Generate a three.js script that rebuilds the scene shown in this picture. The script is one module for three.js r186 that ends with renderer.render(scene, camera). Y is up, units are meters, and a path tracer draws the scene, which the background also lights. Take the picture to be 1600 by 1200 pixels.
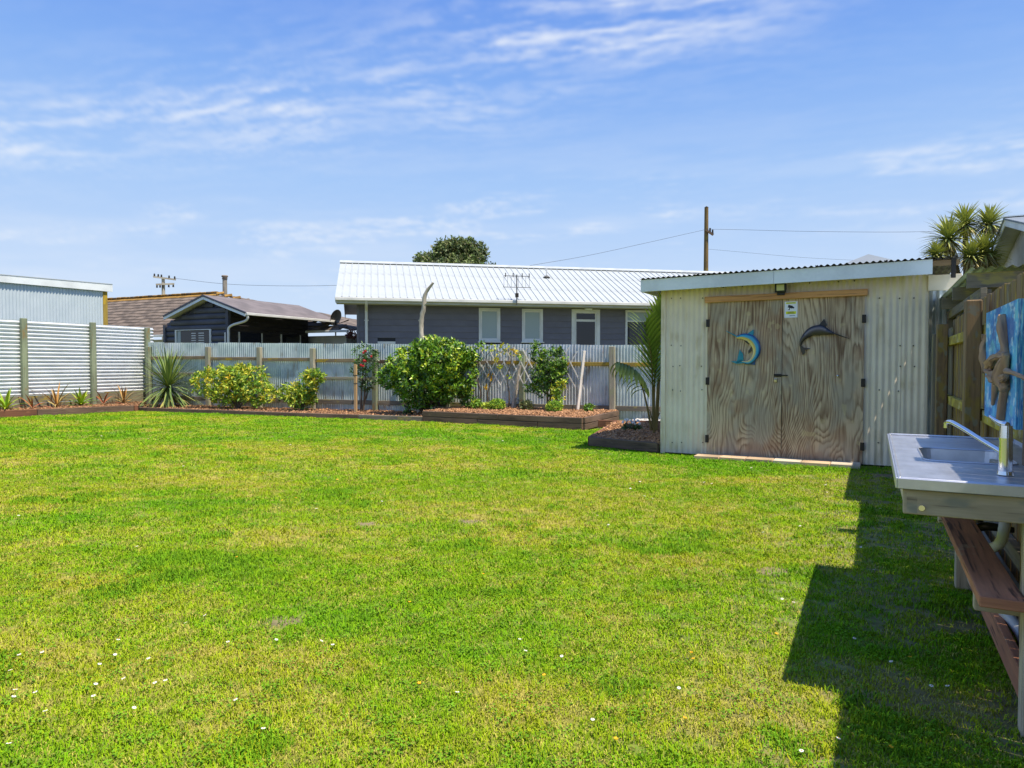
import * as THREE from 'three';
import { RoundedBoxGeometry } from 'three/addons/geometries/RoundedBoxGeometry.js';
import { mergeGeometries } from 'three/addons/utils/BufferGeometryUtils.js';

// ------------------------------------------------------------------ camera, sky, sun, exposure
const scene = new THREE.Scene();
const CAMH = 1.35, FPX = 1067, PITCH = Math.atan(30 / FPX);          // horizon 30 px above the middle of the 1600 x 1200 photo
const camera = new THREE.PerspectiveCamera(2 * Math.atan(600 / FPX) * 180 / Math.PI, 4 / 3, 0.05, 6000);
camera.position.set(0, CAMH, 0);
camera.rotation.x = -PITCH;
const renderer = new THREE.WebGLRenderer({ antialias: true });
renderer.setSize(1024, 768);
renderer.toneMapping = THREE.LinearToneMapping;
const EXPOSURE = 1.55;
renderer.toneMappingExposure = EXPOSURE;
renderer.shadowMap.enabled = true;
const SUNDIR = new THREE.Vector3(0.37, 1, 0.275).normalize();
const sun = new THREE.DirectionalLight(0xfff3e0, 4.2);
sun.castShadow = true;
Object.assign(sun.shadow.camera, { left: -32, right: 32, top: 32, bottom: -32, near: 1, far: 140 });
sun.shadow.mapSize.set(4096, 4096);
sun.target.position.set(0, 0, -14);
sun.position.copy(SUNDIR).multiplyScalar(60).add(sun.target.position);
scene.add(sun, sun.target);

// ------------------------------------------------------------------ noise and random numbers
function rng(seed) { let a = seed >>> 0; return () => { a = (a + 0x6D2B79F5) | 0; let t = Math.imul(a ^ (a >>> 15), 1 | a); t = (t + Math.imul(t ^ (t >>> 7), 61 | t)) ^ t; return ((t ^ (t >>> 14)) >>> 0) / 4294967296; }; }
const R = rng(7);
const rr = (a, b) => a + (b - a) * R();
const PERM = new Float32Array(65536); { const q = rng(99); for (let i = 0; i < 65536; i++) PERM[i] = q(); }
const hsh = (x, y) => PERM[((x & 255) << 8) | (y & 255)];
function vnoise(x, y, px = 256, py = 256) {
  const xi = Math.floor(x), yi = Math.floor(y), fx = x - xi, fy = y - yi;
  const u = fx * fx * (3 - 2 * fx), v = fy * fy * (3 - 2 * fy);
  const x0 = ((xi % px) + px) % px, x1 = (x0 + 1) % px, y0 = ((yi % py) + py) % py, y1 = (y0 + 1) % py;
  const a = hsh(x0, y0), b = hsh(x1, y0), c = hsh(x0, y1), d = hsh(x1, y1);
  return a + (b - a) * u + (c - a) * v + (a - b - c + d) * u * v;
}
function fbm(x, y, oct = 5, px = 256, py = 256) { let s = 0, a = 0.5, n = 0; for (let i = 0; i < oct; i++) { s += a * vnoise(x, y, px, py); n += a; x *= 2; y *= 2; px = Math.min(256, px * 2); py = Math.min(256, py * 2); a *= 0.5; } return s / n; }
const clamp = (x, a = 0, b = 1) => Math.min(b, Math.max(a, x));
const sm = (a, b, x) => { const t = clamp((x - a) / (b - a)); return t * t * (3 - 2 * t); };
const mix = (a, b, t) => a + (b - a) * t;
const mix3 = (a, b, t) => [mix(a[0], b[0], t), mix(a[1], b[1], t), mix(a[2], b[2], t)];

// ------------------------------------------------------------------ sky: clear air and high cirrus
{
  const W = 2048, H = 1024, d = new Float32Array(W * H * 4);
  const air = [[0, 0.69, 0.81, 0.97], [0.1, 0.58, 0.735, 0.965], [0.25, 0.385, 0.59, 0.945], [0.37, 0.24, 0.445, 0.90], [0.48, 0.155, 0.33, 0.84], [1.01, 0.14, 0.305, 0.81]];
  const tone = (y) => { let k = 0; while (y > air[k + 1][0]) k++; return mix3(air[k].slice(1), air[k + 1].slice(1), (y - air[k][0]) / (air[k + 1][0] - air[k][0])); };
  for (let j = 0; j < H; j++) {
    const el = ((j + 0.5) / H - 0.5) * Math.PI, sy = Math.sin(el), cy = Math.cos(el);
    for (let i = 0; i < W; i++) {
      const o = (j * W + i) * 4;
      let c;
      if (sy <= 0) c = [0.3, 0.35, 0.36];
      else {
        const a = ((i + 0.5) / W - 0.5) * 2 * Math.PI, X = cy * Math.cos(a), Z = cy * Math.sin(a), D = -Z;
        c = tone(sy);
        const k = 1 / (sy + 0.06), x = X * k, y = D * k;
        // feathery fibres drawn out by the wind, gathered in one long drift and a few thin veils
        const wx = x + 0.16 * fbm(x * 2 + 9, y * 2 + 3, 3), wy = y + 0.16 * fbm(x * 1.7 + 31, y * 1.7 + 7, 3);
        const u = wx * 0.97 - wy * 0.24, v = wx * 0.24 + wy * 0.97, w = x * 0.441 + y * 0.897, q = x * 0.897 - y * 0.441;
        const f1 = fbm(u * 3.4 + 40, v * 17 + 60, 5), f2 = fbm(u * 16 + 10, v * 44 + 20, 5), puff = fbm(x * 2.3 + 15, y * 2.6 + 22, 4);
        const band = Math.exp(-Math.pow((w - 1.84 + 0.21 * Math.pow(Math.abs(Math.max(q, -3) + 1.15), 1.4)) / 0.30, 2)) * sm(-3.8, -2.6, q) * sm(0.3, -0.5, q);
        const m = clamp(band * (0.30 + 0.62 * sm(0.30, 0.60, fbm(x * 2.1 + 55, y * 2.4 + 12, 4))) + sm(0.50, 0.72, fbm(q * 0.6 + 17.3, w * 1.2 + 4.2, 4)) * sm(0.42, 0.62, puff) * 0.6 + 0.05);
        let cl = sm(0.32, 0.80, f1 * 0.5 + f2 * 0.5) * m * sm(0.03, 0.15, sy) * 1.25;
        cl += 0.25 * sm(0.48, 0.74, fbm(a * 4 + 70 + el * 6, el * 30 - a * 2 + 5, 5)) * sm(0.02, 0.1, sy) * sm(0.42, 0.14, sy);
        c = mix3(c, [0.86, 0.91, 0.99], clamp(cl * 0.74));
      }
      d[o] = c[0] / EXPOSURE; d[o + 1] = c[1] / EXPOSURE; d[o + 2] = c[2] / EXPOSURE; d[o + 3] = 1;
    }
  }
  const t = new THREE.DataTexture(d, W, H, THREE.RGBAFormat, THREE.FloatType);
  t.mapping = THREE.EquirectangularReflectionMapping; t.magFilter = t.minFilter = THREE.LinearFilter; t.needsUpdate = true;
  scene.background = t; scene.environment = t;
}

// ------------------------------------------------------------------ from photo pixels to places
// X right of the camera, D metres ahead of it, h above the lawn; three.js point is (X, h, -D)
function ray(px, py) { const u = (px - 800) / FPX, v = (600 - py) / FPX, c = Math.cos(PITCH), s = Math.sin(PITCH); return new THREE.Vector3(u, v * c - s, -(c + v * s)); }
function onGround(px, py, h = 0) { const r = ray(px, py), k = (h - CAMH) / r.y; return new THREE.Vector3(r.x * k, h, r.z * k); }
function atDepth(px, py, D) { const r = ray(px, py), k = -D / r.z; return new THREE.Vector3(r.x * k, CAMH + r.y * k, -D); }
// a standing plane: origin, turn A in degrees (A > 0: its right end comes nearer), +z is its front
function frame(o, A) {
  const th = -A * Math.PI / 180, ex = new THREE.Vector3(Math.cos(th), 0, -Math.sin(th)), ez = new THREE.Vector3(Math.sin(th), 0, Math.cos(th));
  return {
    o, th, ex, ez,
    w: (x, y, z) => new THREE.Vector3(o.x, 0, o.z).addScaledVector(ex, x).addScaledVector(ez, z).setY(y),
    l: (p) => { const q = p.clone().setY(0).sub(new THREE.Vector3(o.x, 0, o.z)); return new THREE.Vector3(q.dot(ex), p.y, q.dot(ez)); },
    px(px, py, z = 0) {
      const r = ray(px, py), c = new THREE.Vector3(0, CAMH, 0), p0 = this.w(0, 0, z);
      const k = p0.clone().sub(c).dot(ez) / r.dot(ez), p = c.addScaledVector(r, k), q = p.clone().sub(p0);
      return [q.dot(ex), p.y, z];
    },
  };
}
const V = (x, y, z) => new THREE.Vector3(x, y, z);

// ------------------------------------------------------------------ things, parts, helpers
const used = new Map();
function numbered(n) { const k = used.get(n) ?? 0; used.set(n, k + 1); return k ? n + '_' + String(k).padStart(3, '0') : n; }
function shadow(o) { o.traverse((m) => { if (m.isMesh) { m.castShadow = m.receiveShadow = true; } }); return o; }
function tag(o, label, category, group) { Object.assign(o.userData, { label, category }); if (group) o.userData.group = group; return o; }
function thing(name, label, category, at = [0, 0, 0], turn = 0, group) {
  const g = new THREE.Group(); g.name = numbered(name); g.position.set(...at); g.rotation.y = turn; scene.add(g);
  return tag(g, label, category, group);
}
const inFrame = (name, label, category, F, x = 0, y = 0, z = 0, group) => thing(name, label, category, F.w(x, y, z).toArray(), F.th, group);
function part(name, geo, mat, parent, at, rot) {
  const m = new THREE.Mesh(geo, mat); m.name = name; if (at) m.position.set(...at); if (rot) m.rotation.set(...rot);
  m.castShadow = m.receiveShadow = true; parent.add(m); return m;
}
function setting(name, geo, mat, at, kind = 'structure') {
  const m = new THREE.Mesh(geo, mat); m.name = numbered(name); if (at) m.position.set(...at); m.userData.kind = kind; m.castShadow = m.receiveShadow = true; scene.add(m); return m;
}
// uv in metres, v along the longest side; each call starts elsewhere in the texture
function muv(g, off = [R() * 7, R() * 7], along) {
  g.computeBoundingBox(); const s = g.boundingBox.getSize(V(0, 0, 0)).toArray();
  const L = along ?? s.indexOf(Math.max(...s)), p = g.attributes.position, n = g.attributes.normal, uv = new Float32Array(p.count * 2);
  for (let i = 0; i < p.count; i++) {
    const P = [p.getX(i), p.getY(i), p.getZ(i)], N = [Math.abs(n.getX(i)), Math.abs(n.getY(i)), Math.abs(n.getZ(i))];
    const f = N.indexOf(Math.max(...N)), a = [0, 1, 2].filter((k) => k !== f);
    let vv = L, uu = a.find((k) => k !== L); if (f === L) { uu = a[0]; vv = a[1]; }
    uv[2 * i] = P[uu] + off[0] + f * 0.37; uv[2 * i + 1] = P[vv] + off[1];
  }
  g.setAttribute('uv', new THREE.BufferAttribute(uv, 2)); return g;
}
const box = (w, h, d, along) => muv(new THREE.BoxGeometry(w, h, d), undefined, along);
const rbox = (w, h, d, r = 0.008, along) => muv(new RoundedBoxGeometry(w, h, d, 1, Math.min(r, w / 2.1, h / 2.1, d / 2.1)), undefined, along);
// a straight bar between two points
function bar(name, a, b, w, d, mat, parent, r = 0) {
  const A = V(...a), B = V(...b), L = A.distanceTo(B), m = part(name, r ? rbox(w, L, d, r) : box(w, L, d), mat, parent);
  m.position.copy(A).add(B).multiplyScalar(0.5); m.quaternion.setFromUnitVectors(V(0, 1, 0), B.sub(A).normalize()); return m;
}
function tube(pts, r, seg = 16, rad = 8, closed = false) { return new THREE.TubeGeometry(new THREE.CatmullRomCurve3(pts.map((p) => V(...p)), closed), seg, r, rad, closed); }
// tapering, slightly knobbly limb
function limb(pts, radii, seg = 14, rad = 8, bump = 0, seed = 1) {
  const c = new THREE.CatmullRomCurve3(pts.map((p) => V(...p))), fr = c.computeFrenetFrames(seg, false), pos = [], uv = [], idx = [], L = c.getLength();
  for (let i = 0; i <= seg; i++) {
    const t = i / seg, p = c.getPointAt(t), k = t * (radii.length - 1), a = Math.min(Math.floor(k), radii.length - 2), r0 = mix(radii[a], radii[a + 1], k - a);
    for (let j = 0; j <= rad; j++) {
      const f = (j % rad) / rad * 2 * Math.PI, r = r0 * (1 + bump * (2 * vnoise(seed * 13 + t * L * 14, (j % rad) * 1.7 + seed) - 1));
      const q = p.clone().addScaledVector(fr.normals[i], Math.cos(f) * r).addScaledVector(fr.binormals[i], Math.sin(f) * r);
      pos.push(q.x, q.y, q.z); uv.push(j / rad * 0.3, t * L);
      if (i < seg && j < rad) { const A = i * (rad + 1) + j, B = A + rad + 1; idx.push(A, A + 1, B, B, A + 1, B + 1); }
    }
  }
  for (const [e, dir] of [[0, 1], [seg, -1]]) { const p = c.getPointAt(e / seg), n = pos.length / 3; pos.push(p.x, p.y, p.z); uv.push(0, 0); for (let j = 0; j < rad; j++) { const A = e * (rad + 1) + j; dir > 0 ? idx.push(n, A + 1, A) : idx.push(n, A, A + 1); } }
  const g = new THREE.BufferGeometry(); g.setAttribute('position', new THREE.Float32BufferAttribute(pos, 3)); g.setAttribute('uv', new THREE.Float32BufferAttribute(uv, 2)); g.setIndex(idx); g.computeVertexNormals(); return g;
}
// corrugated steel: waves run along y (furrows upright), lying in the xy plane; top edge may slope
function corrugated(w, h0, h1, pitch, amp, per = 8, phase = 0, y0 = 0) {
  const n = Math.max(4, Math.round(w / pitch * per)), rows = 4, pos = [], uv = [], nor = [], idx = [], ou = R() * 5, ov = R() * 5;
  for (let j = 0; j <= rows; j++) for (let i = 0; i <= n; i++) {
    const x = w * i / n, a = (x / pitch + phase) * 2 * Math.PI, y = y0 + (mix(h0, h1, x / w) - y0) * j / rows;
    pos.push(x, y, amp * Math.cos(a)); uv.push(x + ou, y + ov);
    const s = amp * Math.sin(a) * 2 * Math.PI / pitch, q = 1 / Math.hypot(s, 1); nor.push(s * q, 0, q);
    if (i < n && j < rows) { const A = j * (n + 1) + i, B = A + n + 1; idx.push(A, A + 1, B, B, A + 1, B + 1); }
  }
  const g = new THREE.BufferGeometry(); g.setAttribute('position', new THREE.Float32BufferAttribute(pos, 3)); g.setAttribute('normal', new THREE.Float32BufferAttribute(nor, 3)); g.setAttribute('uv', new THREE.Float32BufferAttribute(uv, 2)); g.setIndex(idx); return g;
}
// flat polygon [[x, y]...] made a slab of thickness t, front face at z = 0
function slab(pts, t, holes = []) {
  const s = new THREE.Shape(pts.map((p) => new THREE.Vector2(...p))); for (const h of holes) s.holes.push(new THREE.Path(h.map((p) => new THREE.Vector2(...p))));
  return muv(new THREE.ExtrudeGeometry(s, { depth: t, bevelEnabled: false, curveSegments: 6 }).translate(0, 0, -t));
}

// ------------------------------------------------------------------ textures and materials
function tex(w, h, fn, srgb = true, rep) {
  const d = new Uint8Array(w * h * 4);
  for (let j = 0; j < h; j++) for (let i = 0; i < w; i++) { const c = fn(i / w, j / h, i, j), o = (j * w + i) * 4; d[o] = clamp(c[0]) * 255; d[o + 1] = clamp(c[1]) * 255; d[o + 2] = clamp(c[2]) * 255; d[o + 3] = 255; }
  const t = new THREE.DataTexture(d, w, h); t.wrapS = t.wrapT = THREE.RepeatWrapping; t.magFilter = THREE.LinearFilter; t.minFilter = THREE.LinearMipmapLinearFilter; t.generateMipmaps = true;
  if (srgb) t.colorSpace = THREE.SRGBColorSpace; if (rep) t.repeat.set(...rep); t.needsUpdate = true; return t;
}
const S = (r, g, b) => [r / 255, g / 255, b / 255];
// timber: tile 0.5 m across the grain, 2 m along it
function timber({ a, b, dark = a, crack = 0.5, lichen, lichenAt = 0.6, lichen2, rough = 0.9, bump = 0.0015, seed = 0 }) {
  const h = (u, v) => { const w = fbm(u * 4 + seed, v * 3 + seed, 3, 4, 3); return fbm((u + 0.05 * w) * 32 + seed * 3, v * 6 + w, 4, 32, 6); };
  const map = tex(256, 512, (u, v) => {
    const g = h(u, v), big = fbm(u * 3 + 5 + seed, v * 4 + seed, 4, 3, 4), fine = vnoise(u * 128, v * 40 + seed, 128, 40);
    let c = mix3(a, b, clamp(g * 0.9 + (big - 0.5) * 1.1 + (fine - 0.5) * 0.25));
    c = mix3(c, dark, crack * sm(0.60, 0.74, g) * 0.7);
    if (lichen) { const q = fbm(u * 8 + 3 + seed, v * 14 + 9, 5, 8, 14) * 0.7 + big * 0.4; c = mix3(c, lichen, sm(lichenAt, lichenAt + 0.14, q) * 0.85); }
    if (lichen2) { const q = fbm(u * 10 + 23 + seed, v * 22 + 19, 5, 10, 22); c = mix3(c, lichen2, sm(0.60, 0.72, q) * 0.75); }
    return c;
  }, true, [2, 0.5]);
  const bm = tex(256, 512, (u, v) => { const g = h(u, v); return [g, g, g]; }, false, [2, 0.5]);
  return new THREE.MeshStandardMaterial({ map, bumpMap: bm, bumpScale: bump, roughness: rough });
}
const M = {};
M.post = timber({ a: S(178, 172, 150), b: S(138, 132, 112), dark: S(90, 84, 70), lichen: S(150, 152, 118), seed: 1 });
M.postGreen = timber({ a: S(150, 160, 130), b: S(112, 120, 98), dark: S(80, 84, 70), lichen: S(140, 120, 80), lichenAt: 0.66, seed: 2 });
M.rail = timber({ a: S(150, 132, 100), b: S(112, 98, 78), dark: S(74, 62, 50), lichen: S(176, 146, 40), lichenAt: 0.6, seed: 3 });
M.railLichen = timber({ a: S(164, 140, 60), b: S(140, 116, 52), dark: S(96, 76, 40), lichen: S(190, 158, 44), lichenAt: 0.5, seed: 4 });
M.sleeper = timber({ a: S(122, 100, 82), b: S(82, 66, 54), dark: S(46, 38, 32), lichen: S(128, 112, 88), lichenAt: 0.68, seed: 5 });
M.sleeperRed = timber({ a: S(128, 84, 60), b: S(88, 60, 46), dark: S(50, 36, 30), lichen: S(146, 100, 70), lichenAt: 0.64, seed: 6 });
M.paling = timber({ a: S(148, 120, 84), b: S(106, 86, 62), dark: S(58, 46, 34), lichen: S(144, 122, 60), lichenAt: 0.58, lichen2: S(128, 126, 110), seed: 8 });
M.palingGold = timber({ a: S(156, 128, 74), b: S(116, 96, 60), dark: S(76, 58, 34), lichen: S(182, 148, 38), lichenAt: 0.54, lichen2: S(136, 130, 104), seed: 9 });
M.palingGrey = timber({ a: S(136, 126, 108), b: S(104, 98, 86), dark: S(66, 62, 54), lichen: S(150, 140, 84), lichenAt: 0.64, seed: 10 });
M.railYellow = timber({ a: S(170, 150, 62), b: S(142, 122, 54), dark: S(90, 76, 44), lichen: S(196, 180, 70), lichenAt: 0.5, lichen2: S(188, 182, 150), seed: 11 });
M.lintel = timber({ a: S(224, 168, 112), b: S(190, 138, 92), dark: S(104, 74, 50), seed: 12 });
M.shelf = timber({ a: S(206, 140, 102), b: S(156, 102, 74), dark: S(84, 56, 42), crack: 1, lichen: S(186, 156, 124), lichenAt: 0.66, seed: 13 });
M.benchWood = timber({ a: S(218, 200, 166), b: S(168, 150, 120), dark: S(104, 90, 72), crack: 1, lichen: S(150, 146, 128), lichenAt: 0.64, seed: 14 });
M.stake = timber({ a: S(206, 172, 124), b: S(174, 142, 100), dark: S(120, 96, 68), seed: 15 });
M.driftwood = timber({ a: S(198, 190, 174), b: S(158, 148, 132), dark: S(110, 100, 88), bump: 0.004, seed: 16 });
M.driftBrown = timber({ a: S(196, 160, 122), b: S(146, 116, 90), dark: S(70, 54, 42), lichen: S(178, 150, 118), lichenAt: 0.6, bump: 0.004, seed: 17 });
M.lattice = timber({ a: S(240, 234, 224), b: S(216, 208, 196), dark: S(140, 130, 118), seed: 18 });
M.darkBeam = timber({ a: S(104, 84, 64), b: S(72, 58, 46), dark: S(40, 34, 28), seed: 19 });
M.pole = timber({ a: S(124, 100, 56), b: S(96, 78, 48), dark: S(60, 48, 34), lichen: S(138, 118, 50), lichenAt: 0.6, seed: 20 });
M.bark = timber({ a: S(120, 104, 84), b: S(84, 70, 56), dark: S(50, 42, 34), bump: 0.006, seed: 21 });
M.plinth = timber({ a: S(140, 134, 108), b: S(104, 100, 84), dark: S(70, 64, 54), lichen: S(160, 140, 60), lichenAt: 0.62, seed: 22 });

function steel(base, spot, { metal = 0.35, rough = 0.5, amt = 1, seed = 0, stain } = {}) {
  const map = tex(512, 512, (u, v) => {
    const a = fbm(u * 6 + seed, v * 6, 5, 6, 6), b = fbm(u * 40, v * 10 + seed, 3, 40, 10), s = fbm(u * 24 + 7, v * 3 + seed, 4, 24, 3);
    let c = mix3(base, spot, clamp(0.5 + ((a - 0.5) * 2.2 + (b - 0.5) * 0.7) * amt));
    if (stain) c = mix3(c, stain, sm(0.60, 0.76, s * 0.6 + a * 0.45) * 0.6);
    return c;
  }, true, [0.6, 0.6]);
  const rm = tex(256, 256, (u, v) => { const a = fbm(u * 8 + seed, v * 8, 4, 8, 8); return [0, clamp(rough + (a - 0.5) * 0.35), 0]; }, false, [0.6, 0.6]);
  return new THREE.MeshStandardMaterial({ map, roughnessMap: rm, roughness: 1, metalness: metal, side: THREE.DoubleSide });
}
M.galvOld = steel(S(206, 216, 216), S(172, 186, 190), { metal: 0.35, rough: 0.55, stain: S(150, 140, 124), seed: 1 });
M.galvBlue = steel(S(204, 216, 214), S(170, 186, 186), { metal: 0.35, rough: 0.5, stain: S(190, 200, 204), seed: 2 });
M.galvPale = steel(S(212, 218, 222), S(178, 188, 194), { metal: 0.4, rough: 0.48, stain: S(150, 128, 108), seed: 3 });
M.galvNew = steel(S(230, 234, 236), S(212, 217, 220), { metal: 0.3, rough: 0.42, amt: 0.6, seed: 4 });
M.galvDark = steel(S(104, 104, 100), S(74, 74, 72), { metal: 0.2, rough: 0.7, seed: 5 });
M.shedWall = steel(S(242, 228, 204), S(228, 213, 186), { metal: 0, rough: 0.62, amt: 0.8, stain: S(198, 178, 140), seed: 6 });
M.shedBlue = steel(S(196, 208, 212), S(182, 196, 202), { metal: 0, rough: 0.5, amt: 0.5, seed: 7 });
M.roofWhite = steel(S(186, 192, 191), S(176, 182, 182), { metal: 0, rough: 0.5, amt: 0.9, stain: S(158, 160, 152), seed: 8 });
const plain = (r, g, b, rough = 0.7, metal = 0) => new THREE.MeshStandardMaterial({ color: new THREE.Color().setRGB(...S(r, g, b), THREE.SRGBColorSpace), roughness: rough, metalness: metal });
// paint with a little mottling
function paint(c, rough = 0.6, amt = 0.1, seed = 0) {
  const k = c.map((x) => x * (1 - amt)), map = tex(256, 256, (u, v) => mix3(c, k, clamp(0.5 + (fbm(u * 5 + seed, v * 5, 5, 5, 5) - 0.5) * 2.4 + (vnoise(u * 90, v * 90, 90, 90) - 0.5) * 0.3)), true, [0.5, 0.5]);
  return new THREE.MeshStandardMaterial({ map, roughness: rough });
}
M.fascia = paint(S(234, 240, 240), 0.55, 0.08, 1);
M.white = paint(S(222, 222, 216), 0.5, 0.08, 2);
M.houseWall = paint(S(108, 106, 114), 0.7, 0.06, 3);
M.soffit = paint(S(190, 192, 186), 0.7, 0.08, 4);
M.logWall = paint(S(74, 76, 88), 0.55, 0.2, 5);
M.logShaded = paint(S(52, 46, 44), 0.7, 0.2, 6);  // same log cladding darkened, eave shade put into the colour
M.roofDark = paint(S(122, 114, 112), 0.8, 0.14, 7);
M.tile = paint(S(126, 112, 98), 0.9, 0.3, 8);
M.tileMoss = paint(S(160, 122, 52), 0.9, 0.35, 9);
M.concrete = paint(S(168, 160, 146), 0.9, 0.2, 10);
M.pipe = paint(S(214, 212, 206), 0.45, 0.12, 11);
M.wallGrey = paint(S(196, 196, 190), 0.7, 0.1, 12);
M.paver = paint(S(206, 178, 142), 0.85, 0.22, 13);
M.paverPale = paint(S(214, 200, 174), 0.85, 0.22, 14);
M.roofGrey = paint(S(132, 142, 148), 0.6, 0.1, 15);
M.black = plain(26, 26, 28, 0.5); M.iron = plain(58, 54, 50, 0.55, 0.6); M.brass = plain(206, 190, 140, 0.35, 0.8);
M.wire = plain(60, 62, 66, 0.7);
M.glass = new THREE.MeshPhysicalMaterial({ color: 0xffffff, roughness: 0.04, transmission: 1, thickness: 0, ior: 1.5 });
M.frosted = new THREE.MeshStandardMaterial({ color: new THREE.Color().setRGB(...S(150, 164, 162), THREE.SRGBColorSpace), roughness: 0.16 });
M.darkGlass = new THREE.MeshStandardMaterial({ color: new THREE.Color().setRGB(0.012, 0.013, 0.016), roughness: 0.05 });
M.room = plain(52, 52, 54, 0.9);
M.chrome = new THREE.MeshStandardMaterial({ color: 0xdfe2e6, metalness: 1, roughness: 0.12 });
{
  const rm = tex(512, 512, (u, v) => { const a = fbm(u * 6, v * 6, 5, 6, 6), s = vnoise(u * 180, v * 6, 180, 6); return [0, 0.36 + (a - 0.5) * 0.08 + (s - 0.5) * 0.04, 0]; }, false, [1.6, 1.6]);
  const map = tex(512, 512, (u, v) => { const a = fbm(u * 7 + 3, v * 7, 5, 7, 7), b = fbm(u * 30, v * 30, 3, 30, 30); const k = 0.82 + (a - 0.5) * 0.14 + (b - 0.5) * 0.05; return [k, k * 1.01, k * 1.03]; }, true, [1.6, 1.6]);
  M.sink = new THREE.MeshStandardMaterial({ map, roughnessMap: rm, roughness: 1, metalness: 0.8 });
}
// rotary-cut plywood: rings of a slowly warped field, drawn out along the sheet
function plywood(seed) {
  const f = (u, v) => {
    const w = fbm(u * 1.9 + seed, v * 0.9 + seed, 3), w2 = fbm(u * 6 + seed, v * 1.6 + 9, 4), knot = fbm(u * 2.4 + seed + 40, v * 2.3 + 5, 3);
    return (u * 2.3 + 1.35 * w + 0.42 * w2 + 1.5 * sm(0.62, 0.05, v) * (knot - 0.35)) * 9;
  };
  const ring = (u, v) => { const q = f(u, v), s = q - Math.floor(q); return s < 0.72 ? s / 0.72 : (1 - s) / 0.28; };
  const map = tex(512, 1024, (u, v) => {
    const s = ring(u, v), big = fbm(u * 3 + seed * 2, v * 4 + 3, 4), fine = fbm(u * 90, v * 14 + seed, 3), pat = fbm(u * 6 + 50 + seed, v * 5 + seed, 5);
    let c = mix3(S(206, 184, 152), S(122, 96, 72), clamp(Math.pow(s, 1.8) * 0.74 + (big - 0.5) * 1.0 + (fine - 0.5) * 0.9 + 0.06));
    c = mix3(c, S(166, 156, 140), sm(0.46, 0.70, pat) * 0.6);
    c = mix3(c, S(152, 110, 80), sm(0.56, 0.76, fbm(u * 4 + 80, v * 6 + seed, 4)) * 0.35);
    c = mix3(c, S(222, 206, 150), sm(0.74, 0.80, fbm(u * 9 + 11, v * 12 + seed, 3)) * 0.35);
    return c;
  });
  const bm = tex(256, 512, (u, v) => { const s = ring(u, v); return [s, s, s]; }, false);
  for (const t of [map, bm]) t.wrapS = t.wrapT = THREE.ClampToEdgeWrapping;
  return new THREE.MeshStandardMaterial({ map, bumpMap: bm, bumpScale: 0.0012, roughness: 0.85 });
}
const leafMat = (tr = 0.3, rough = 0.5) => new THREE.MeshPhysicalMaterial({ color: 0xffffff, vertexColors: true, roughness: rough, side: THREE.DoubleSide, transmission: tr, thickness: 0 });
M.leaf = leafMat(0.25, 0.6); M.gloss = leafMat(0.2, 0.38);
M.leafPlain = new THREE.MeshStandardMaterial({ color: 0xffffff, vertexColors: true, roughness: 0.75, side: THREE.DoubleSide });

// ------------------------------------------------------------------ where the place stands
const SHED = frame(onGround(1033, 708), 28.5);
const RF = frame(V(0.84, 0, 0), 117.9);                 // fence beside the bench; local x = -distance along it
const BF = frame(onGround(228, 635), 21.2);             // rusty-railed iron fence
const LF = frame(onGround(228, 635), -67.6);            // fence of level-laid iron; local x < 0 towards the camera
const HOUSE = frame(atDepth(558, 570, 25.5), -11.5);
const COT = frame(atDepth(260, 570, 29.5), 25);
const bfTop = (x) => mix(2.07, 1.83, clamp(x / 15.3));

// ------------------------------------------------------------------ ground and lawn
function dryness(x, d) {          // 0 lush, 1 straw
  let q = fbm(x * 0.55 + 20, d * 0.75 + 11, 4) * 0.9 + fbm(x * 2.3 + 3, d * 3.0 + 8, 4) * 0.55 - 0.42;
  q += 0.22 * Math.exp(-Math.pow((d - 7.5) / 3.4, 2)) * sm(3.2, 0.5, x) - 0.10 * sm(1.2, 3.2, x);
  q -= 0.05 * sm(4.5, 2.5, d);
  q += 0.30 * (sm(0.55, 0.72, fbm(x * 1.1 + 44, d * 1.9 + 90, 4)) - 0.2);
  return clamp(q * 1.5 - 0.10);
}
const lush = (x, d) => sm(0.62, 0.78, fbm(x * 2.1 + 71, d * 3.0 + 37, 4));
{
  const gm = tex(512, 512, (u, v) => mix3(S(84, 98, 40), S(120, 116, 60), fbm(u * 8, v * 8, 6, 8, 8)), true, [0.2, 0.2]);
  const g = new THREE.PlaneGeometry(9000, 9000, 1, 1).rotateX(-Math.PI / 2); const uv = g.attributes.uv; for (let i = 0; i < 4; i++) uv.setXY(i, uv.getX(i) * 9000, uv.getY(i) * 9000);
  setting('ground', g, new THREE.MeshStandardMaterial({ map: gm, roughness: 1 }), [0, -0.03, 0]);
}
const P = (px, py) => { const p = onGround(px, py); return [p.x, -p.z]; };
const xd = (v) => [v.x, -v.z];
const shedR = SHED.px(1447, 700)[0];
const LAWN = [xd(LF.w(-22, 0, 0.95)), P(0, 653), P(220, 642.5), P(662, 659), P(912, 672.5), P(962, 669), P(920, 697.5), P(1034, 709), xd(SHED.w(shedR, 0, 0)), xd(RF.w(-8.6, 0, 0)), xd(RF.w(6, 0, 0)), [-9, -6]];
function inside(poly, x, y) { let c = false; for (let i = 0, j = poly.length - 1; i < poly.length; j = i++) { const [a, b] = poly[i], [e, f] = poly[j]; if ((b > y) !== (f > y) && x < (e - a) * (y - b) / (f - b) + a) c = !c; } return c; }
const LAWNGREEN = [[0.13, 0.33, 0.006], [0.24, 0.40, 0.008], [0.36, 0.41, 0.016]];
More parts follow.
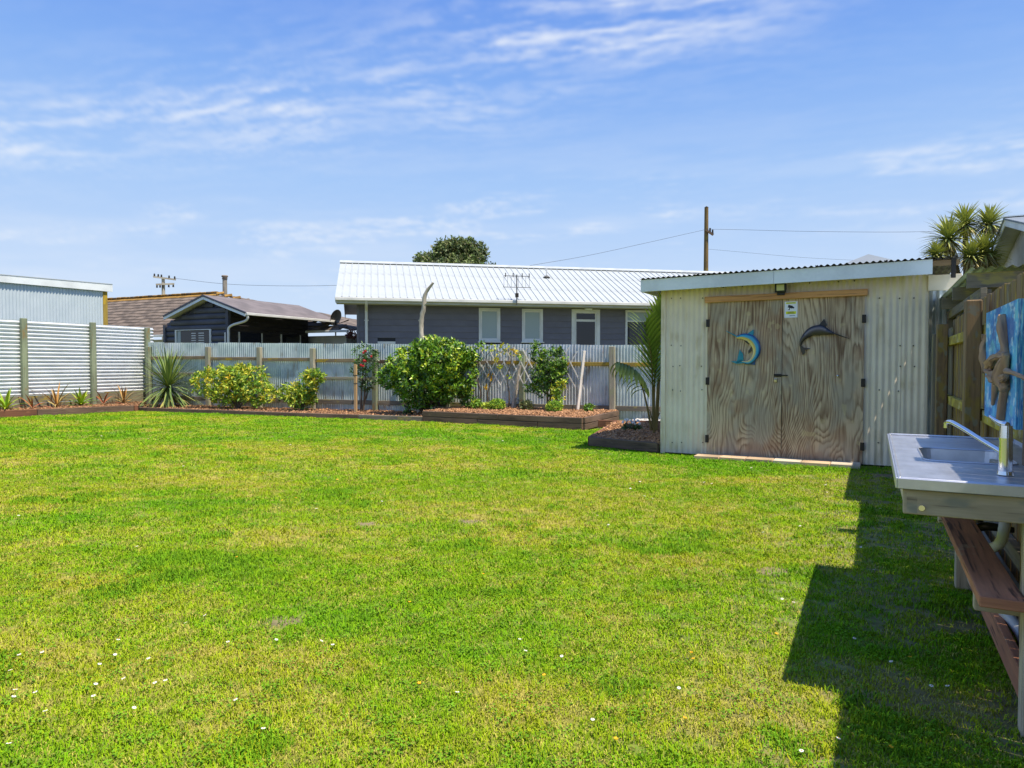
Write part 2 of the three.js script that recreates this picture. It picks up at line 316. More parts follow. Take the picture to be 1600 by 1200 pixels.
const bareSpots = [[...P(573, 819), 0.1], [...P(440, 972), 0.1], [...P(1395, 745), 0.3], [...P(1205, 893), 0.14], [...P(737, 815), 0.12]];
const wornShadeTint = (x, d) => sm(2.3, 0.3, Math.abs(RF.l(V(x, 0, -d)).z)) * sm(0.30, 0.56, fbm(x * 3.1 + 5, d * 3.1 + 60, 4));  // thin worn grass by the fence, browned further to lift its shade by colour
const bareAndShadeTint = (x, d) => { let m = wornShadeTint(x, d) * 0.7; for (const [a, b, r] of bareSpots) m = Math.max(m, sm(r, r * 0.4, Math.hypot((x - a) * 0.7, d - b) + 0.12 * (fbm(x * 9, d * 9, 3) - 0.5))); return m; };  // real bare spots plus the painted lift of the fence shade
{
  const s = new THREE.Shape(LAWN.map(([x, d]) => new THREE.Vector2(x, d)));
  const g = new THREE.ShapeGeometry(s).rotateX(-Math.PI / 2), p = g.attributes.position, uv = new Float32Array(p.count * 2);
  const X0 = -24, D0 = -8, L = 40; for (let i = 0; i < p.count; i++) { uv[2 * i] = (p.getX(i) - X0) / L; uv[2 * i + 1] = (-p.getZ(i) - D0) / L; }
  g.setAttribute('uv', new THREE.BufferAttribute(uv, 2));
  const lin = (c) => c.map((x) => Math.pow(x, 1 / 2.2));
  const map = tex(1400, 1400, (u, v) => {
    const x = X0 + u * L, d = D0 + v * L, q = dryness(x, d), f = PERM[(Math.floor(u * 1400) * 157 + Math.floor(v * 1400) * 7919) & 65535];
    let c = q < 0.5 ? mix3([0.12, 0.21, 0.012], [0.21, 0.25, 0.02], q * 2) : mix3([0.21, 0.25, 0.02], [0.33, 0.28, 0.05], q * 2 - 1);
    c = mix3(c, [0.24, 0.18, 0.10], clamp(bareAndShadeTint(x, d) * 0.9)); c = c.map((k) => k * (0.65 + 0.6 * f)); return lin(c);  // soil brown, made paler so the shaded strip looks lighter
  });
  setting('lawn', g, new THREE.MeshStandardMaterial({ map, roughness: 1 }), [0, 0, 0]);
}

// ------------------------------------------------------------------ fence of level-laid corrugated iron between timber posts
{
  const t = inFrame('corrugated_fence', 'tall fence of white horizontal corrugated iron between pale timber posts', 'fence', LF);
  const at = (px, py) => LF.px(px, py, 0);
  const top = at(150, 507)[1], bot = at(150, 613.5)[1];
  const marks = [-6.4, -4.2 - 0.0, at(143, 560)[0], at(228, 560)[0]]; marks[1] = at(35, 560)[0]; marks[0] = marks[1] - 2.0; const all = [marks[0] - 4, marks[0] - 2, ...marks];
  const pitch = 0.103, amp = 0.025;
  for (let i = 0; i < all.length - 1; i++) {
    const w = all[i + 1] - all[i] + (i === all.length - 2 ? 0.28 : 0), hh = (top - bot) / 2;
    for (let k = 0; k < 2; k++) {          // two sheets one above the other, furrows level
      const g = corrugated(hh + (k ? 0 : 0.03), w, w, pitch, amp, 8, k * 0.37).rotateZ(-Math.PI / 2);
      part('corrugated_sheet', g, M.galvNew, t, [all[i], bot + hh * (k + 1) + (k ? 0 : 0.03), 0.0 + k * 0.004]);
    }
    part('plinth_board', rbox(all[i + 1] - all[i] - 0.02, 0.20, 0.03, 0.004), M.plinth, t, [(all[i] + all[i + 1]) / 2, bot - 0.115, -0.01]);
    part('plinth_board', rbox(all[i + 1] - all[i] - 0.02, 0.20, 0.03, 0.004), M.plinth, t, [(all[i] + all[i + 1]) / 2, bot - 0.325, -0.01]);
  }
  all.forEach((x, i) => { const h = top + (i === all.length - 1 ? -0.02 : 0.05); part('post', rbox(0.15, h, 0.10, 0.01), M.postGreen, t, [x, h / 2, 0.075]); });
  part('corner_post', rbox(0.12, top - 0.5, 0.10, 0.01), M.postGreen, t, [all[all.length - 1] + 0.22, (top - 0.5) / 2, 0.02]);
}

// ------------------------------------------------------------------ old galvanised iron fence along the garden
{
  const t = inFrame('corrugated_iron_fence', 'old galvanised corrugated iron fence with weathered posts and lichened rails behind the garden beds', 'fence', BF);
  const X = (px, z = 0) => BF.px(px, 560, z)[0], posts = [228, 325.5, 406, 489, 586, 699, 816, 957].map((p) => X(p, 0.08));
  posts[0] += 0.12; posts.push(posts[7] + 1.75, posts[7] + 3.6);
  const end = 19.2, mats = [M.galvBlue, M.galvOld, M.galvBlue, M.galvPale];
  let x = 0.02, n = 0;
  while (x < end) {
    const w = 0.762, px0 = x > X(735) && x < X(905) ? M.galvPale : x > X(900) ? (n % 2 ? M.galvOld : M.galvBlue) : mats[n % 2];
    const jog = rr(-0.012, 0.012);
    part('corrugated_sheet', corrugated(w + 0.05, bfTop(x) + jog, bfTop(x + w) + jog, 0.0762, 0.0095, 8, 0, 0.02), px0, t, [x, 0, n % 2 ? 0 : 0.004], [0, 0, rr(-0.002, 0.002)]);
    x += w; n++;
  }
  for (let i = 0; i < posts.length; i++) {
    const h = bfTop(posts[i]) - rr(0.10, 0.17) + (i === 7 ? 0.1 : 0);
    const m = part('post', rbox(0.135, h, 0.12, 0.012), i === 2 || i === 1 ? M.post : i % 2 ? M.post : M.postGreen, t, [posts[i], h / 2, 0.09], [0, 0, rr(-0.008, 0.008)]);
    if (i < posts.length - 1) {
      const a = posts[i] + 0.068, b = posts[i + 1] - 0.068, w = b - a, cx = (a + b) / 2, tp = bfTop(cx);
      part('top_rail', rbox(w, 0.095, 0.05, 0.006), i >= 6 ? M.railLichen : i === 4 ? M.darkBeam : M.rail, t, [cx, tp - 0.475, 0.042], [0, 0, rr(-0.006, 0.006)]);
      part('bottom_rail', rbox(w, 0.12, 0.05, 0.006), M.palingGrey, t, [cx, 0.30, 0.042]);
      if (i === 3 || i === 0) part('middle_rail', rbox(w, 0.075, 0.045, 0.006), M.post, t, [cx, tp - 0.98, 0.04]);
    }
  }
}

// ------------------------------------------------------------------ garden beds
const bedY = { low: 0.10, raised: 0.25, side: 0.17, shed: 0.16, pebble: 0.16 };
function soil(name, pts, y) {           // pts: [X, D] round the bed
  const g = new THREE.ShapeGeometry(new THREE.Shape(pts.map(([a, b]) => new THREE.Vector2(a, b)))).rotateX(-Math.PI / 2);
  const p = g.attributes.position, uv = new Float32Array(p.count * 2); for (let i = 0; i < p.count; i++) { uv[2 * i] = p.getX(i); uv[2 * i + 1] = p.getZ(i); } g.setAttribute('uv', new THREE.BufferAttribute(uv, 2));
  return setting(name, g, M.soil, [0, y, 0]);
}
M.soil = new THREE.MeshStandardMaterial({ map: tex(256, 256, (u, v) => mix3(S(74, 52, 38), S(120, 80, 54), clamp(fbm(u * 12, v * 12, 4, 12, 12) * 1.6 - 0.35)), true, [0.8, 0.8]), roughness: 1 });
// a run of sleepers from ground point a to b (X, D), tops at y
function sleepers(parent, a, b, y, h, th, lens, mat, jitter = 0.004) {
  const A = V(a[0], 0, -a[1]), B = V(b[0], 0, -b[1]), L = A.distanceTo(B), d = B.clone().sub(A).normalize(), turn = Math.atan2(-d.z, d.x); let s = 0;
  for (let i = 0; s < L - 0.05; i++) {
    const l = Math.min(lens, L - s), c = A.clone().addScaledVector(d, s + l / 2);
    const m = part('sleeper', rbox(l - 0.008, h, th, 0.012), Array.isArray(mat) ? mat[i % mat.length] : mat, parent, [c.x, y - h / 2 + rr(-jitter, jitter), c.z], [0, turn, 0]); s += l;
  }
}
const beds = {};
{
  const a = xd(LF.w(-14, 0, 0.9)), b = P(216, 642);
  const t = thing('garden_bed', 'low reddish timber-edged bed along the horizontal iron fence', 'garden bed'); beds.side = t;
  const a1 = P(0, 652.5);
  sleepers(t, [a1[0] - (b[0] - a1[0]) * 1.2, a1[1] - (b[1] - a1[1]) * 1.2], b, bedY.side, 0.18, 0.06, 2.4, [M.sleeperRed, M.sleeperRed, M.sleeper]);
  const q = [a1[0] - (b[0] - a1[0]) * 1.2, a1[1] - (b[1] - a1[1]) * 1.2];
  soil('garden_soil', [q, b, xd(LF.w(0.05, 0, 0)), xd(LF.w(-12, 0, 0))], bedY.side - 0.035); beds.sidePoly = [q, b, xd(LF.w(0.05, 0, 0)), xd(LF.w(-12, 0, 0))];
}
{
  const t = thing('garden_bed', 'long low bed edged with weathered sleepers in front of the old iron fence', 'garden bed');
  const a = P(219, 641.5), b = P(440, 650), c = P(664, 657.5);
  sleepers(t, a, b, bedY.low, 0.13, 0.08, 2.4, M.sleeper); sleepers(t, b, c, bedY.low, 0.13, 0.08, 2.4, [M.sleeper, M.palingGrey]);
  const e = BF.px(664, 600)[0]; beds.lowPoly = [a, b, c, xd(BF.w(e + 0.3, 0, 0)), xd(BF.w(0, 0, 0))];
  soil('garden_soil', beds.lowPoly, bedY.low - 0.035);
}
{
  const t = thing('raised_garden_bed', 'raised bed of two stacked dark timber sleepers below the lattice trellis', 'garden bed');
  const a = P(662, 658.5), b = P(911, 671.5), x = BF.l(V(b[0], 0, -b[1])), e = xd(BF.w(x.x + 0.18, 0, 0.16)), s0 = xd(BF.w(BF.l(V(a[0], 0, -a[1])).x, 0, 0.1));
  for (const [k, y] of [[0, bedY.raised], [1, bedY.raised - 0.128]]) {
    sleepers(t, a, b, y, 0.125, 0.10, k ? 1.55 : 2.1, M.sleeper); sleepers(t, b, e, y, 0.125, 0.10, 3, M.sleeper); sleepers(t, s0, a, y, 0.125, 0.09, 3, M.sleeper);
  }
  beds.raisedPoly = [a, b, e, s0]; soil('garden_soil', beds.raisedPoly, bedY.raised - 0.03);
}
{
  const t = thing('garden_bed', 'small dark timber-edged bed at the corner of the shed', 'garden bed');
  const c = P(921, 697.5), d = xd(SHED.w(-0.02, 0, 0.06)), b = P(962, 669.5), e = P(1040, 672.5);
  sleepers(t, c, d, bedY.shed, 0.15, 0.06, 3, M.sleeper); sleepers(t, c, b, bedY.shed, 0.15, 0.06, 3, M.sleeperRed);
  part('corner_block', rbox(0.2, 0.155, 0.07, 0.008), M.sleeperRed, t, [c[0] + 0.10, bedY.shed - 0.07, -c[1] + 0.05], [0, SHED.th, 0]);
  beds.shedPoly = [c, d, e, b]; soil('garden_soil', beds.shedPoly, bedY.shed - 0.03);
}
{
  const t = thing('garden_border', 'reddish timber board edging the strip of white pebbles', 'edging');
  const a = P(934, 669), b = P(1040, 671); sleepers(t, a, b, bedY.pebble + 0.02, 0.16, 0.05, 4, M.sleeperRed);
  const xa = BF.l(V(a[0], 0, -a[1])).x, xb = BF.l(V(b[0], 0, -b[1])).x; beds.pebPoly = [a, b, xd(BF.w(xb, 0, 0.05)), xd(BF.w(xa + 0.45, 0, 0.05))];
  soil('garden_soil', beds.pebPoly, 0.02);
}
// loose bark chips and pebbles
const DUM = new THREE.Object3D(), COL = new THREE.Color();
function scatter(name, label, geo, mat, list, colorOf) {
  const m = new THREE.InstancedMesh(geo, mat, list.length); m.name = numbered(name); m.userData.kind = 'stuff'; m.userData.label = label; m.castShadow = m.receiveShadow = true;
  list.forEach((q, i) => { DUM.position.set(q[0], q[1], q[2]); DUM.rotation.set(q[3], q[4], q[5]); DUM.scale.set(q[6], q[7] ?? q[6], q[8] ?? q[6]); DUM.updateMatrix(); m.setMatrixAt(i, DUM.matrix); m.setColorAt(i, colorOf(q)); });
  scene.add(m); return m;
}
function fill(poly, perM2, y, out, keep = () => true) {
  const xs = poly.map((p) => p[0]), ys = poly.map((p) => p[1]), x0 = Math.min(...xs), x1 = Math.max(...xs), y0 = Math.min(...ys), y1 = Math.max(...ys), n = perM2 * (x1 - x0) * (y1 - y0);
  for (let i = 0; i < n; i++) { const x = rr(x0, x1), d = rr(y0, y1); if (inside(poly, x, d) && keep(x, d)) out(x, d, y); }
}
{
  const list = [], put = (x, d, y) => list.push([x, y + rr(-0.01, 0.03) + 0.05 * fbm(x * 1.7, d * 1.7, 3), -d, rr(-0.5, 0.5), rr(0, 6.3), rr(-0.5, 0.5), rr(0.6, 1.5), rr(0.5, 1.2), rr(0.5, 1.3)]);
  fill(beds.raisedPoly, 1100, bedY.raised - 0.035, put); fill(beds.sidePoly, 330, bedY.side - 0.04, put); fill(beds.lowPoly, 240, bedY.low - 0.055, put); fill(beds.shedPoly, 900, bedY.shed - 0.05, put);
  scatter('bark_mulch', 'orange brown bark chips covering the garden beds', new THREE.BoxGeometry(0.05, 0.010, 0.022), new THREE.MeshStandardMaterial({ roughness: 0.95 }), list, () => COL.setRGB(...mix3([0.60, 0.32, 0.15], [0.33, 0.18, 0.09], R())).multiplyScalar(rr(0.6, 1.15)));
}
{
  const list = []; fill(beds.pebPoly, 900, 0.035, (x, d, y) => list.push([x, y + rr(-0.02, 0.02), -d, rr(0, 6), rr(0, 6), 0, rr(0.7, 1.4)]));
  scatter('white_pebbles', 'white pebbles between the timber border and the old iron fence', new THREE.IcosahedronGeometry(0.022, 1).scale(1.2, 0.7, 1), new THREE.MeshStandardMaterial({ roughness: 0.7 }), list, () => COL.setRGB(0.6, 0.58, 0.54).multiplyScalar(rr(0.6, 1.1)));
}

// ------------------------------------------------------------------ shed
const SH = inFrame('garden_shed', 'beige corrugated iron shed with plywood double doors and sloping roof', 'shed', SHED);
{
  const S2 = (px, py, z = 0) => SHED.px(px, py, z), F = 0.30, t = SH;
  // roof line: the fascia's lower and upper edges
  const fl0 = S2(1001, 456, F), fl1 = S2(1457, 428, F), fu0 = S2(996, 438, F), fu1 = S2(1457, 405, F), seam = S2(1209, 440, F)[0];
  const yLow = (x) => mix(fl0[1], fl1[1], (x - fl0[0]) / (fl1[0] - fl0[0])), yUp = (x) => mix(fu0[1], fu1[1], (x - fu0[0]) / (fu1[0] - fu0[0]));
  const W = shedR, dL = S2(1105, 600)[0], dR = S2(1350, 600)[0], dT = S2(1228, 467)[1], dB = 0.03, dM = S2(1222, 600)[0], depth = 3.4;
  const wallTop = (x) => yUp(x) - 0.05;
  // front wall sheets
  const strip = (a, b, y0, ph, mat = M.shedWall) => part('wall_sheet', corrugated(b - a, wallTop(a), wallTop(b), 0.0762, 0.006, 8, ph, y0), mat, t, [a, 0, 0]);
  strip(0, 0.36, 0.02, 0); strip(0.34, dL + 0.01, 0.02, 0.3); strip(dL + 0.01, (dL + dR) / 2, dT + 0.03, 0.1); strip((dL + dR) / 2, dR - 0.01, dT + 0.03, 0.6); strip(dR - 0.01, dR + 0.42, 0.02, 0.2); strip(dR + 0.42, W, 0.02, 0.5);
  part('corner_flashing', rbox(0.07, wallTop(0), 0.025, 0.003), M.shedWall, t, [0.028, wallTop(0) / 2, 0.012]);
  // side and rear walls
  part('wall_sheet', corrugated(depth, wallTop(0), wallTop(0), 0.0762, 0.0075, 6, 0, 0.02), M.shedWall, t, [0, 0, -depth], [0, -Math.PI / 2, 0]);
  part('wall_sheet', corrugated(depth, wallTop(W), wallTop(W), 0.0762, 0.0075, 6, 0, 0.02), M.shedWall, t, [W, 0, 0], [0, Math.PI / 2, 0]);
  part('wall_sheet', corrugated(W, wallTop(0), wallTop(W), 0.0762, 0.0075, 6, 0, 0.02), M.shedWall, t, [0, 0, -depth]);
  // roof of corrugated sheets whose furrows run front to rear, wavy edge above the fascia
  const r0 = fl0[0] - 0.03, r1 = fl1[0] + 0.28, ang = Math.atan2(fu1[1] - fu0[1], fu1[0] - fu0[0]), L = (r1 - r0) / Math.cos(ang), ns = 5;
  for (let i = 0; i < ns; i++) {
    const g = corrugated(L / ns + 0.04, depth + F + 0.35, depth + F + 0.35, 0.0762, 0.0115, 10, 0, 0).rotateX(-Math.PI / 2), holder = part('roof_sheet', g, M.galvDark, t);
    const s = r0 + (r1 - r0) * i / ns; holder.position.set(s, yUp(s) + 0.016 + (i % 2) * 0.003, F + 0.03); holder.rotation.z = ang;
  }
  const fasciaP = (a, b) => part('fascia', slab([[a, yLow(a)], [b, yLow(b)], [b, yUp(b)], [a, yUp(a)]], 0.025), M.fascia, t, [0, 0, F]);
  fasciaP(fl0[0], seam - 0.002); fasciaP(seam + 0.002, fl1[0]);
  const side = part('side_fascia', box(0.025, 0.17, depth + F), M.fascia, t, [fl0[0] + 0.012, yLow(fl0[0]) + 0.085, F / 2 - depth / 2 - 0.03]);
  for (let i = 0; i < 4; i++) { const x = 0.12 + i * (W - 0.24) / 3; part('rafter', box(0.05, 0.11, depth + F - 0.06), M.paling, t, [x, yUp(x) - 0.075, (F - depth) / 2 - 0.03]); }
  for (let k = 0; k < 3; k++) { const z = [0.2, 0.06, -1.4][k], x0 = fl0[0] + 0.03, x1 = r1 - 0.02; bar('purlin', [x0, yUp(x0) - 0.02 + 0.002, z], [x1, yUp(x1) - 0.02 + 0.002, z], 0.03, 0.05, M.paling, t); }
  // trim at the open end beside the lean-to
  const b0 = S2(1447, 455)[1], b1 = S2(1447, 431)[1];
  part('end_beam', rbox(0.36, b1 - b0, 0.05, 0.004), M.shedWall, t, [W + 0.17, (b0 + b1) / 2, 0.03]);
  part('end_bracket', box(0.05, 0.24, 0.05), M.iron, t, [r1 - 0.06, yUp(r1) - 0.12, F - 0.03]);
  part('end_joist', box(0.30, 0.06, 0.05), M.paling, t, [fl1[0] + 0.13, yUp(fl1[0]) - 0.05, F - 0.04]);
  // screws on the wall sheets
  const screw = new THREE.SphereGeometry(0.009, 6, 4);
  for (const px of [1050, 1063, 1097, 1373, 1405, 1427]) for (const py of [466, 541, 573, 610, 690]) if (R() < 0.85) { const q = S2(px + rr(-2, 2), py + rr(-2, 2), 0.011); if (q[0] < W - 0.04) part('screw', screw, M.iron, t, q); }
  for (const px of [1130, 1160, 1265, 1310, 1335]) part('screw', screw, M.iron, t, S2(px, 449 - (px - 1130) * 0.05, 0.011));
  // lintel, doors, sill
  const lin0 = S2(1104, 470)[1], lin1 = S2(1353, 462)[1];
  part('lintel', rbox(dR - dL + 0.06, 0.085, 0.07, 0.006), M.lintel, t, [(dL + dR) / 2, dT + 0.035, 0.045], [0, 0, 0.004]);
  part('inner_lining', box(dR - dL + 0.1, dT, 0.02), M.room, t, [(dL + dR) / 2, dT / 2, -0.05]);
  const door = (a, b, mat) => {
    const g = new THREE.BoxGeometry(b - a, dT - dB, 0.02), d = part('plywood_door', g, mat, t, [(a + b) / 2, (dT + dB) / 2 - 0.005, 0.022]); return d;
  };
  const d1 = door(dL + 0.004, dM - 0.004, plywood(3)), d2 = door(dM + 0.004, dR - 0.004, plywood(21));
  const hinge = rbox(0.05, 0.11, 0.014, 0.003);
  for (const y of [0.25, 1.1, 1.95]) { part('hinge', hinge, M.iron, d1, [-(dM - dL) / 2 + 0.01, y - dT / 2, 0.014]); part('hinge', hinge, M.iron, d2, [(dR - dM) / 2 - 0.01, y - dT / 2, 0.014]); }
  const lk = S2(1222, 586, 0.04), lx = lk[0] - (dL + dM) / 2, ly = lk[1] - (dT + dB) / 2;
  part('bolt', new THREE.CylinderGeometry(0.008, 0.008, 0.17, 8).rotateZ(Math.PI / 2), M.iron, d1, [lx - 0.01, ly, 0.025]);
  part('bolt_plate', rbox(0.1, 0.04, 0.008, 0.002), M.iron, d1, [lx - 0.06, ly, 0.014]);
  const pl = part('padlock', rbox(0.042, 0.036, 0.018, 0.006), M.brass, d1, [lx - 0.085, ly - 0.075, 0.026]);
  part('shackle', new THREE.TorusGeometry(0.015, 0.004, 6, 12, Math.PI).translate(0, 0.018, 0), M.chrome, pl);
  const kn = S2(1309, 587, 0.03); part('door_knob', new THREE.SphereGeometry(0.016, 10, 8), M.chrome, d2, [kn[0] - (dM + dR) / 2, kn[1] - (dT + dB) / 2, 0.018]);
  // paving strip at the threshold
  const ps = inFrame('paving_strip', 'strip of sandy pavers laid along the foot of the shed doors', 'paving', SHED, 0, 0, 0), x0 = dL - 0.1, x1 = dR - 0.02, np = 6;
  for (let i = 0; i < np; i++) part('paver', rbox((x1 - x0) / np - 0.008, 0.05, 0.34, 0.006), i % 3 === 1 ? M.paver : i % 2 ? M.paverPale : M.paver, ps, [x0 + (x1 - x0) * (i + 0.5) / np, 0.022 + rr(-0.003, 0.003), 0.21], [0, rr(-0.015, 0.015), 0]);
  // floodlight
  const fq = S2(1221, 452, 0.05), fl = inFrame('floodlight', 'small black security floodlight under the eave of the shed', 'floodlight', SHED, fq[0], fq[1] - 0.02, 0.014);
  part('bracket', rbox(0.10, 0.05, 0.10, 0.006), M.black, fl, [0, -0.04, 0.05]); part('housing', rbox(0.15, 0.12, 0.05, 0.01), M.black, fl, [0, 0.03, 0.12], [0.15, 0, 0]);
  part('lens', rbox(0.10, 0.085, 0.012, 0.004), plain(206, 206, 160, 0.25), fl, [0, 0.035, 0.147], [0.15, 0, 0]);
  // warning sign
  const a = S2(1226, 471.5, 0.036), b = S2(1246, 496, 0.036), cv = document.createElement('canvas'); cv.width = 160; cv.height = 200; const c = cv.getContext('2d');
  c.fillStyle = '#eef0f6'; c.fillRect(0, 0, 160, 200); c.fillStyle = '#e2e619'; c.fillRect(18, 10, 122, 18); c.fillRect(18, 122, 124, 34);
  c.fillStyle = '#3a3c20'; c.fillRect(28, 16, 100, 5); c.fillRect(48, 128, 66, 7); c.fillRect(36, 142, 92, 7); c.fillStyle = '#8a90a8'; c.fillRect(62, 172, 70, 9);
  c.fillStyle = '#15181f'; c.save(); c.translate(74, 66); c.rotate(0.3); c.fillRect(-32, -18, 58, 34); c.fillRect(24, -10, 22, 20); c.fillRect(-10, 14, 10, 26); c.restore(); c.fillRect(44, 98, 20, 7); c.fillRect(58, 84, 8, 18);
  const ct = new THREE.CanvasTexture(cv); ct.colorSpace = THREE.SRGBColorSpace;
  const sg = tag(new THREE.Mesh(new THREE.BoxGeometry(b[0] - a[0], a[1] - b[1], 0.004), new THREE.MeshStandardMaterial({ map: ct, roughness: 0.45 })), 'white and yellow security camera warning sign on the shed door', 'sign');
  sg.name = 'warning_sign'; sg.position.copy(SHED.w((a[0] + b[0]) / 2, (a[1] + b[1]) / 2, 0.036)); sg.rotation.y = SHED.th; scene.add(sg);
}
// two wall ornaments shaped as leaping fish; points read on a 6.667x enlargement of the doors
{
  const Q = (x, y, z = 0.045) => SHED.px(1110 + x / 6.667, 450 + y / 6.667, z), q2 = (x, y) => { const a = Q(x, y); return [a[0], a[1]]; };
  function fish(name, label, line, rad, colorOf, fins, bill, mat) {
    const base = Q(...line[Math.floor(line.length / 2)]), g = inFrame(name, label, 'ornament', SHED, base[0], base[1], 0.034), rel = (x, y, z = 0) => [Q(x, y)[0] - base[0], Q(x, y)[1] - base[1], z];
    const c = new THREE.CatmullRomCurve3(line.map((p) => V(...rel(...p)))), n = 36, m = 16, pos = [], col = [], idx = [];
    for (let i = 0; i <= n; i++) {
      const t = i / n, p = c.getPointAt(t), tg = c.getTangentAt(t), nx = V(-tg.y, tg.x, 0).normalize(), k = t * (rad.length - 1), a = Math.min(Math.floor(k), rad.length - 2), r = mix(rad[a], rad[a + 1], k - a) / 6.667 * 0.0094;
      for (let j = 0; j <= m; j++) { const f = j / m * 2 * Math.PI, s = Math.cos(f), q = p.clone().addScaledVector(nx, s * r); pos.push(q.x, q.y, 0.022 + Math.sin(f) * Math.min(r * 0.6, 0.022)); col.push(...colorOf(s, t)); if (i < n && j < m) { const A = i * (m + 1) + j, B = A + m + 1; idx.push(A, B, A + 1, A + 1, B, B + 1); } }
    }
    const geo = new THREE.BufferGeometry(); geo.setAttribute('position', new THREE.Float32BufferAttribute(pos, 3)); geo.setAttribute('color', new THREE.Float32BufferAttribute(col, 3)); geo.setIndex(idx); geo.computeVertexNormals();
    part('body', geo, mat, g);
    for (const [nm, pts, color, th] of fins) part(nm, new THREE.ExtrudeGeometry(new THREE.Shape(pts.map((p) => { const a = rel(...p); return new THREE.Vector2(a[0], a[1]); })), { depth: 0.006, bevelEnabled: true, bevelSize: 0.002, bevelThickness: 0.002, bevelSegments: 1 }), color, g, [0, 0, th ?? 0.016]);
    part('bill', limb([rel(...bill[0], 0.024), rel(...bill[1], 0.03)], [0.010, 0.004], 4, 6), fins[0][2], g);
    const eye = line[0]; part('eye', new THREE.SphereGeometry(0.006, 8, 6), M.black, g, rel(mix(line[0][0], line[1][0], 0.35), mix(line[0][1], line[1][1], 0.35) - 5, 0.038));
    return g;
  }
  const gm = new THREE.MeshPhysicalMaterial({ vertexColors: true, roughness: 0.4, clearcoat: 0.4 }), teal = plain(20, 140, 158, 0.4), navy = plain(28, 78, 128, 0.4), brown = plain(70, 62, 52, 0.5), dk = plain(40, 36, 38, 0.45);
  fish('fish_ornament', 'turquoise and yellow curved marlin ornament fixed to the shed door', [[278, 512], [345, 505], [420, 530], [468, 585], [484, 655], [456, 730], [398, 776], [330, 768]], [14, 32, 44, 42, 36, 28, 20, 8],
    (z, t) => { const s = -z; return s < -0.55 ? [0.012, 0.09, 0.25] : s < 0.1 ? [0.015, 0.36, 0.56] : Math.abs(s - 0.2) < 0.12 && Math.sin(t * 90) > 0 ? [0.9, 0.85, 0.4] : s < 0.6 ? [0.72, 0.50, 0.03] : [0.8, 0.68, 0.3]; },
    [['dorsal_fin', [[370, 492], [448, 434], [452, 470], [440, 505]], teal], ['tail_fin', [[345, 760], [318, 690], [306, 642], [340, 690], [345, 740], [335, 785], [270, 788], [212, 764], [290, 762], [322, 745]], teal], ['pectoral_fin', [[352, 548], [384, 556], [408, 585], [396, 584]], dk, 0.034], ['pelvic_fin', [[432, 600], [428, 656], [398, 684], [396, 655], [410, 640]], brown], ['anal_fin', [[486, 690], [470, 745], [462, 800], [350, 792], [420, 780]], navy, 0.008]], [[282, 508], [164, 446]], gm);
  fish('fish_ornament', 'dark leaping marlin ornament with a long bill on the shed door', [[1292, 476], [1232, 462], [1150, 440], [1062, 452], [992, 500], [948, 556], [938, 606]], [8, 30, 52, 46, 34, 20, 9],
    (s, t) => (Math.abs(s + 0.45) < 0.09 && t > 0.2 && t < 0.7 ? [0.20, 0.16, 0.15] : s < -0.45 ? [0.018, 0.016, 0.017] : [0.035, 0.027, 0.03]),
    [['dorsal_fin', [[1120, 400], [1186, 322], [1212, 392]], dk], ['tail_fin', [[930, 600], [948, 604], [975, 622], [1044, 632], [985, 648], [985, 680], [962, 696], [945, 650]], brown]], [[1280, 472], [1446, 528]], gm);
}

// ------------------------------------------------------------------ paling fence beside the bench
const FH = 1.85;
{
  const t = inFrame('paling_fence', 'lichened brown paling fence with posts and rails beside the sink bench', 'fence', RF);
  const T = (px, z = 0) => -RF.px(px, 570, z)[0];
  const step = (s) => s > 8.3 ? FH - 0.10 : s > 7.0 ? FH - 0.02 : FH + 0.02;
  for (let s = 0.2, i = 0; s < 8.95; s += 0.104, i++) {
    const h = step(s) + rr(-0.012, 0.012), m = s > 8.3 ? M.palingGrey : i % 3 === 1 ? M.palingGold : M.paling;
    part('paling', rbox(0.1, h - 0.04, 0.018, 0.003), m, t, [-s, 0.04 + (h - 0.04) / 2, -0.012 + (i % 2) * 0.003], [0, 0, rr(-0.004, 0.004)]);
  }
  const pts = [T(1520, 0.1), T(1472, 0.1), 8.75, T(1520, 0.1) - 2.35].sort((a, b) => a - b);
  for (const s of pts) part('post', rbox(0.155, step(s) - 0.05, 0.1, 0.01), s > 8.5 ? M.palingGrey : M.paling, t, [-s, (step(s) - 0.05) / 2, 0.105]);
  for (let i = 0; i < pts.length - 1; i++) {
    const a = pts[i] + 0.08, b = pts[i + 1] - 0.08, w = b - a;
    for (const [y, m] of [[1.6, M.railYellow], [0.98, M.railYellow], [0.30, M.palingGrey]]) part('rail', rbox(w, 0.09, 0.045, 0.006), m, t, [-(a + b) / 2, y, 0.025]);
  }
  part('gravel_board', rbox(8.4, 0.2, 0.03, 0.005), M.palingGrey, t, [-4.5, 0.1, 0.065]);
}
